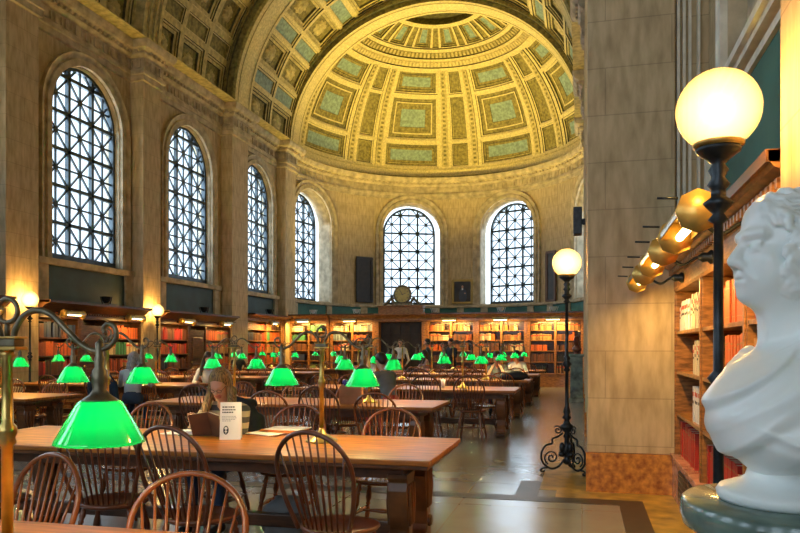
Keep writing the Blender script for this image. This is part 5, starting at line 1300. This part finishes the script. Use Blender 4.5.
# the reading woman
wx, wy = -2.835, 5.44
pr_, frw = person((wx, wy, 0), 176, 'seated blonde woman with glasses in a striped jumper reading a held open book', 'blonde', 'striped_jumper', 'denim', lean=0.26, headyaw=0.12, headpitch=0.62, long_hair=True, res=0.011,
       hands=((-0.10, 0.36, 0.90), (0.13, 0.35, 0.89)), elbows=((-0.25, 0.20, 0.80), (0.26, 0.20, 0.80)), eye_detail=True, glasses=True, handdirs=((0.15, 0.35, 0.9), (-0.15, 0.35, 0.9)))
pr_.scale = (0.95, 0.95, 0.94)
root = empty('held_book', (wx+0.045, wy-0.385, 0.83), math.radians(176)); tag(root, 'brown-covered open book held up in the blonde woman\'s hands', 'book')
b = MB(); mxb = Matrix.Translation((0, 0, 0)) @ Matrix.Rotation(math.radians(-22), 4, 'X')
for s in (-1, 1):
    m2 = mxb @ Matrix.Rotation(math.radians(s*24), 4, 'Z'); x0, x1 = (0, 0.15) if s > 0 else (-0.15, 0)
    b.box(x0, x1, 0.0, 0.006, -0.09, 0.13, 'brown_cover', m2)
b.build('cover', root)
for s in (-1, 1):
    b = MB(); m2 = mxb @ Matrix.Rotation(math.radians(s*24), 4, 'Z'); x0, x1 = (0.003, 0.143) if s > 0 else (-0.143, -0.003)
    b.box(x0, x1, -0.018, 0.0, -0.085, 0.124, 'book_cream', m2); b.build('pages', root)
def jacket(x, y, deg, cloth, label):
    S = SDF(); S.ell((0, -0.24, 0.80), (0.25, 0.045, 0.22), 0, 0.05); S.ell((0, -0.20, 0.62), (0.24, 0.05, 0.2), 0, 0.05); S.cap((-0.24, -0.25, 0.82), (-0.27, -0.20, 0.42), 0.05, 0.04, 0, 0.03); S.cap((0.24, -0.25, 0.82), (0.27, -0.20, 0.45), 0.05, 0.04, 0, 0.03)
    S.cap((-0.15, -0.30, 0.95), (0.15, -0.30, 0.95), 0.045, None, 0, 0.04)
    for k in range(5): S.cap((-0.16+k*0.08, -0.285, 0.88), (-0.18+k*0.09, -0.24, 0.50), 0.016, 0.02, 0, 0.012)
    o = S.mesh(0.014, [cloth], 'jacket', None, (x, y, 0), math.radians(deg)); tag(o, label, 'jacket')
jacket(-2.98, 5.56, 180, 'black_cloth', 'black jacket hung over the reading woman\'s chair back')
# backpack on the floor beneath her table
S = SDF(); S.ell((0, 0, 0.17), (0.2, 0.13, 0.17), 0, 0.04); S.ell((0.02, -0.1, 0.12), (0.14, 0.07, 0.1), 0, 0.03); S.cap((-0.1, 0.05, 0.33), (0.1, 0.05, 0.33), 0.015, None, 0, 0.03)
x, y = pxt(255, 500, 0.0); tag(S.mesh(0.014, ['grey_cloth'], 'backpack', None, (-2.12, 4.95, 0)), 'dark backpack on the floor under the reading woman\'s table', 'bag')
# left table pair
person((-7.6, 11.05, 0), 20, 'person with long grey hair in a pale top seated at the left table', 'grey_hair', 'pale_cloth', 'denim', lean=0.15, headyaw=-0.3, long_hair=True, res=0.018)
jacket(-8.0, 11.0, 0, 'navy_cloth', 'dark navy jacket hung over a chair left of the grey-haired person')
C(-8.0, 11.0, 0, 'Windsor chair under the dark navy jacket at the left table', 'd')
x, y = pxt(163, 386); person((-6.95, 12.55, 0), 200, 'dark-haired woman in a white top writing at the left table, facing the camera', 'brown_hair', 'white_cloth', 'denim', lean=0.3, headyaw=0.3, headpitch=0.6, long_hair=True, res=0.018)
jacket(-6.9, 12.68, 200, 'blue_cloth', 'blue jacket on the chair of the dark-haired woman at the left table')
x0_ = xat(238, 20.8); person((x0_, 20.8, 0), 0, 'grey-haired person in black seated far back, seen from behind', 'grey_hair', 'black_cloth', 'black_cloth', headpitch=0.1, res=0.024)
# man right of the paper bag
person((-2.98, 11.05, 0), 55, 'dark-haired man in a grey shirt leaning over the table behind the paper bag', 'black_hair', 'grey_cloth', 'red_cloth', lean=0.35, headpitch=0.5, res=0.018, sleeves=False)
person((xat(366, 15.9), 15.95, 0), 170, 'grey-haired person facing the camera far behind the desk lamps', 'grey_hair', 'white_cloth', 'denim', headpitch=0.3, res=0.024)
person((xat(392, 18.9), 19.2, 0), 175, 'person in a white top seated before the dark doorway', 'brown_hair', 'pink_cloth', 'denim', headpitch=0.3, res=0.024)
person((xat(420, 21.8), 22.5, 0), 120, 'woman with long brown hair seated right of the doorway', 'brown_hair', 'pink_cloth', 'black_cloth', headpitch=0.1, long_hair=True, res=0.024)
# standing figures near the far bookcases
H_ = ((-0.22, 0.06, 0.82), (0.22, 0.06, 0.82)); HB = ((-0.10, 0.28, 1.12), (0.10, 0.28, 1.12))
person((xat(400, 25.2), 25.3, 0), 180, 'person in a white shirt standing in the dark doorway', 'black_hair', 'white_cloth', 'black_cloth', seated=False, lean=0.02, headpitch=0.1, hands=H_, res=0.024)
person((xat(428, 24.4), 24.4, 0), 100, 'person in dark clothes standing beside the doorway', 'black_hair', 'navy_cloth', 'black_cloth', seated=False, lean=0.02, headpitch=0.1, hands=H_, res=0.024)
person((xat(452, 23.3), 23.3, 0), 150, 'tall person in a black coat standing before the bookcases holding something', 'brown_hair', 'black_cloth', 'black_cloth', seated=False, lean=0.05, headpitch=0.4, hands=HB, res=0.024)
# right-hand readers
person((xat(497, 15.75), 16.0, 0), 180, 'person in a blue-grey shirt resting head on hands at the table', 'brown_hair', 'grey_cloth', 'denim', lean=0.45, headpitch=0.7, res=0.018, hands=((-0.09, 0.36, 1.02), (0.09, 0.36, 1.02)), elbows=((-0.2, 0.40, 0.80), (0.2, 0.40, 0.80)), sleeves=False)
person((xat(517, 19.2), 19.2, 0), 185, 'person in a white top seated beside the black bag', 'brown_hair', 'white_cloth', 'denim', lean=0.3, headpitch=0.5, res=0.022, sleeves=False)
S = SDF(); S.ell((0, 0, 0.11), (0.22, 0.15, 0.09), 0, 0.08); S.ell((0.14, 0.02, 0.08), (0.2, 0.18, 0.08), 0, 0.08); S.ell((-0.15, 0, 0.06), (0.14, 0.15, 0.06), 0, 0.06)
x, y = pxt(523, 382); tag(S.mesh(0.02, ['black_cloth'], 'coat_heap', None, (-1.42, 15.2, TT)), 'heap of black coats at the right end of a far table', 'coats')
b = MB(); b.lathe([(0.03, 0), (0.042, 0.13), (0.04, 0.132)], 'paper', seg=12); x, y = pxt(424, 374); tag(b.build('paper_cup', loc=(-2.3, 12.1, TT)), 'white paper cup standing on the fourth reading table', 'cup')

# ---- dark bust on the far pedestal
S = SDF(); fr = head_frame((0, 0, 0.36), 0.5, 0, s=1.0); add_head(S, fr); S.cap((0, -0.01, 0.28), (0, -0.02, 0.15), 0.055, 0.06, 0, 0.03); S.ell((0, -0.01, 0.12), (0.16, 0.1, 0.09), 0, 0.05); S.cap((0, 0, 0.0), (0, 0, 0.06), 0.07, 0.05, 0, 0.02)
mat('red_bronze', (0.20, 0.06, 0.035), 0.4, metal=0.4)
tag(S.mesh(0.014, ['red_bronze'], 'bust', None, (-0.14, 19.5, 1.27), PI*0.7), 'small reddish bust on the green pedestal in the far aisle', 'bust')

# ================================================================== THE MARBLE BUST
BX, BY = 0.482, 1.93; BZ = 1.688
fd = Vector((-0.951, -0.31, 0)); yawB = math.atan2(-fd.x, fd.y)   # local +y -> facing
S = SDF(); sc = 1.19
fr = head_frame((0, 0, 0), 0.0, -0.04, s=sc); f, Rn, s_ = fr
add_head(S, fr, 0, 0, 0, k=0.018)
# fleshier cheeks and jaw
for x in (-1, 1): S.cap(f((x*0.012, 0.092, 0.022)), f((x*0.044, 0.078, 0.024)), 0.011, 0.009, 0, 0.008); S.ell(f((x*0.0305, 0.097, -0.004)), (0.016, 0.012, 0.010), 0, 0.006, True, rot=Rn); S.ell(f((x*0.0305, 0.0775, -0.004)), (0.0165, 0.0145, 0.014), 0, 0.002, rot=Rn)
for x in (-1, 1): S.ell(f((x*0.040, 0.036, -0.062)), (0.034, 0.042, 0.036), 0, 0.03); S.cap(f((x*0.012, 0.100, -0.040)), f((x*0.030, 0.082, -0.066)), 0.006, 0.005, 0, 0.012)
S.ell(f((0, 0.03, -0.108)), (0.05, 0.045, 0.024), 0, 0.03); S.ell(f((0, 0.040, 0.058)), (0.066, 0.052, 0.052), 0, 0.03)
rnd = random.Random(5)
# hair: wavy locks that follow the skull, thick at the sides, whiskers down the jaw
cc = np.array((0, -0.016, 0.026)); rr = np.array((0.078, 0.097, 0.086))
def lock(p0, flow, r, seg=6, ln=0.013, amp=0.9, ph=0.0, surf=(cc, rr), lift=0.0):
    c0, r0 = surf; p = np.array(p0, float)
    for j in range(seg):
        nrm = (p-c0)/r0**2; nrm /= np.linalg.norm(nrm); d = np.array(flow, float); d -= nrm*(d@nrm); d /= max(1e-6, np.linalg.norm(d))
        sd = np.cross(nrm, d); w_ = amp*math.sin(j*1.25+ph); d = d+sd*w_; d /= np.linalg.norm(d)
        q = p+d*ln; u = (q-c0)/r0; q = c0+r0*u/np.linalg.norm(u)*(1.085+lift+0.03*math.sin(ph*5))
        S.cap(f(p), f(q), r*sc*(1-0.09*j), r*sc*(1-0.09*(j+1)), 0, 0.0022); p = q
S.ell(f((0, -0.022, 0.024)), (0.082*sc, 0.095*sc, 0.086*sc), 0, 0.01)
for i in range(185):
    th = rnd.uniform(0, 2*PI); phh = math.acos(rnd.uniform(-0.6, 1)); u = np.array((math.sin(phh)*math.sin(th), math.sin(phh)*math.cos(th), math.cos(phh)))
    p = cc+rr*u
    if p[1] > 0.026 and p[2] < 0.066: continue
    if p[2] < 0.0 and p[1] > -0.005: continue
    flow = (0.25*np.sign(p[0]), -0.55, -0.9) if abs(p[0]) > 0.04 else (-0.9, -0.4, 0.1)
    lock(p, flow, rnd.uniform(0.0065, 0.0105), ph=rnd.uniform(0, 6))
for i in range(13):      # forelock sweeping across the brow line
    x = -0.052+i*0.0085; u = np.array((x/rr[0], 0.0, 0)); p = np.array((x, 0.066-0.25*abs(x), 0.076-6*x*x)); u = (p-cc)/rr; p = cc+rr*u/np.linalg.norm(u)*1.02
    lock(p, (-0.9, 0.1, -0.25) if x < 0.02 else (0.6, -0.2, -0.3), 0.0105, 5, 0.012, 0.8, rnd.uniform(0, 6))
ws = (np.array((0, 0.0, -0.02)), np.array((0.079, 0.09, 0.105)))
for i in range(90):      # side curls and whiskers
    x = rnd.choice((-1, 1)); z = rnd.uniform(-0.080, 0.030); yy = 0.014+rnd.uniform(-0.030, 0.022)+max(0, -z)*0.28
    u = np.array((x*0.079, yy, z)); u = (u-ws[0])/ws[1]; p = ws[0]+ws[1]*u/np.linalg.norm(u)*1.0
    lock(p, (0, rnd.uniform(-0.7, 0.25), -1), rnd.uniform(0.0075, 0.0105), 4, 0.010, 1.3, rnd.uniform(0, 6), ws)
# neck
S.cap(f((0, -0.008, -0.07)), (0, -0.025, -0.25), 0.066, 0.078, 0, 0.03)
S.cap((-0.03, 0.035, -0.10), (-0.012, 0.05, -0.235), 0.014, 0.012, 0, 0.02); S.cap((0.03, 0.035, -0.10), (0.012, 0.05, -0.235), 0.014, 0.012, 0, 0.02)
# chest and shoulders, cut off below
S.ell((0, -0.005, -0.375), (0.19, 0.13, 0.125), 0, 0.05); S.cap((-0.13, -0.04, -0.31), (0.14, -0.04, -0.31), 0.07, None, 0, 0.05)
S.cap((0, 0.02, -0.42), (0, 0.0, -0.53), 0.135, 0.075, 0, 0.05)
# toga: thick cloth wrapped from the near shoulder across the chest
def cloth(c, r, pole, n_, amp, seed, rot=0.0, z_lo=-0.6):
    c = np.array(c, float); r = np.array(r, float); pole = np.array(pole, float)
    def fn(P):
        D = P-c
        if rot: cr, sr = math.cos(rot), math.sin(rot); D = np.stack([D[..., 0], D[..., 1]*cr-D[..., 2]*sr, D[..., 1]*sr+D[..., 2]*cr], -1)
        k0 = np.linalg.norm(D/r, axis=-1); k1 = np.linalg.norm(D/(r**2), axis=-1); d = k0*(k0-1)/np.maximum(k1, 1e-6)
        Q = P-pole; R_ = np.linalg.norm(Q, axis=-1)
        th = np.arctan2(Q[..., 2], Q[..., 1]+0.35*Q[..., 0]); w = n_*th+1.3*np.sin(2.3*n_*0.25*th+seed)+1.0*np.sin(14*R_+seed*2)
        ridge = 1-np.abs(np.sin(w*0.5))**1.3; sub_ = 0.35*np.sin(w*1.7+5*R_)
        return (d-amp*np.clip((R_-0.06)/0.12, 0, 1)*(ridge+sub_*0.4-0.4))*0.8
    return ('f', fn, c-r*1.12-0.02, c+r*1.12+0.02, 0, 0, 0.022, False)
S.p.append(cloth((-0.01, 0.010, -0.385), (0.205, 0.168, 0.150), (-0.05, -0.30, -0.02), 34, 0.016, 0.4))
S.p.append(cloth((-0.015, 0.055, -0.43), (0.17, 0.128, 0.098), (-0.05, -0.34, -0.06), 36, 0.015, 1.7))
S.p.append(cloth((-0.09, -0.075, -0.335), (0.13, 0.10, 0.150), (-0.05, 0.16, 0.02), 26, 0.016, 2.9, 0.25))
S.p.append(cloth((-0.075, -0.02, -0.485), (0.15, 0.165, 0.050), (-0.05, -0.55, -0.72), 60, 0.012, 4.2, -0.28))
for pts, r in (([(-0.02, -0.11, -0.13), (-0.085, -0.085, -0.165), (-0.11, -0.02, -0.215), (-0.085, 0.055, -0.265), (-0.02, 0.105, -0.305), (0.06, 0.10, -0.30), (0.11, 0.03, -0.25)], 0.017), ([(-0.10, -0.11, -0.20), (-0.135, -0.05, -0.235), (-0.13, 0.03, -0.285), (-0.085, 0.09, -0.33), (-0.02, 0.13, -0.36)], 0.013)):
    Q = smooth_path(pts, 4)
    for j in range(len(Q)-1): S.cap(Q[j], Q[j+1], r, None, 0, 0.012)
root = empty('portrait_bust', (BX, BY, BZ)); root.rotation_euler = (0, 0, yawB); tag(root, 'large white marble portrait bust of a draped man, on a green pedestal at right', 'bust')
S.mesh(0.0036, ['white_marble'], 'bust_figure', root, smooth=1)
zb = PEDZ = 1.075-BZ
b = MB(); b.lathe([(0.0, zb), (0.150, zb), (0.156, zb+0.008), (0.158, zb+0.02), (0.150, zb+0.032), (0.135, zb+0.036), (0.128, zb+0.04), (0.105, zb+0.048), (0.092, zb+0.058), (0.086, zb+0.075), (0.088, zb+0.09), (0.10, zb+0.096), (0.118, zb+0.102), (0.121, zb+0.112), (0.116, zb+0.122), (0.10, zb+0.128), (0.0, zb+0.130)], 'white_marble', seg=48); b.build('socle', root)
# pedestal
root = empty('marble_pedestal', (BX+0.03, BY, 0)); tag(root, 'round green marble pedestal carrying the large white bust', 'pedestal')
b = MB(); b.lathe([(0, 1.0), (0.25, 1.0), (0.266, 1.01), (0.272, 1.04), (0.268, 1.068), (0.262, 1.074), (0, 1.0745)], 'green_marble', seg=56); b.build('top_slab', root)
b = MB(); b.lathe([(0.24, 0.0), (0.24, 0.12), (0.21, 0.15), (0.19, 0.18), (0.185, 0.90), (0.20, 0.93), (0.225, 0.96), (0.23, 1.0)], 'green_marble', seg=48); b.build('shaft', root)
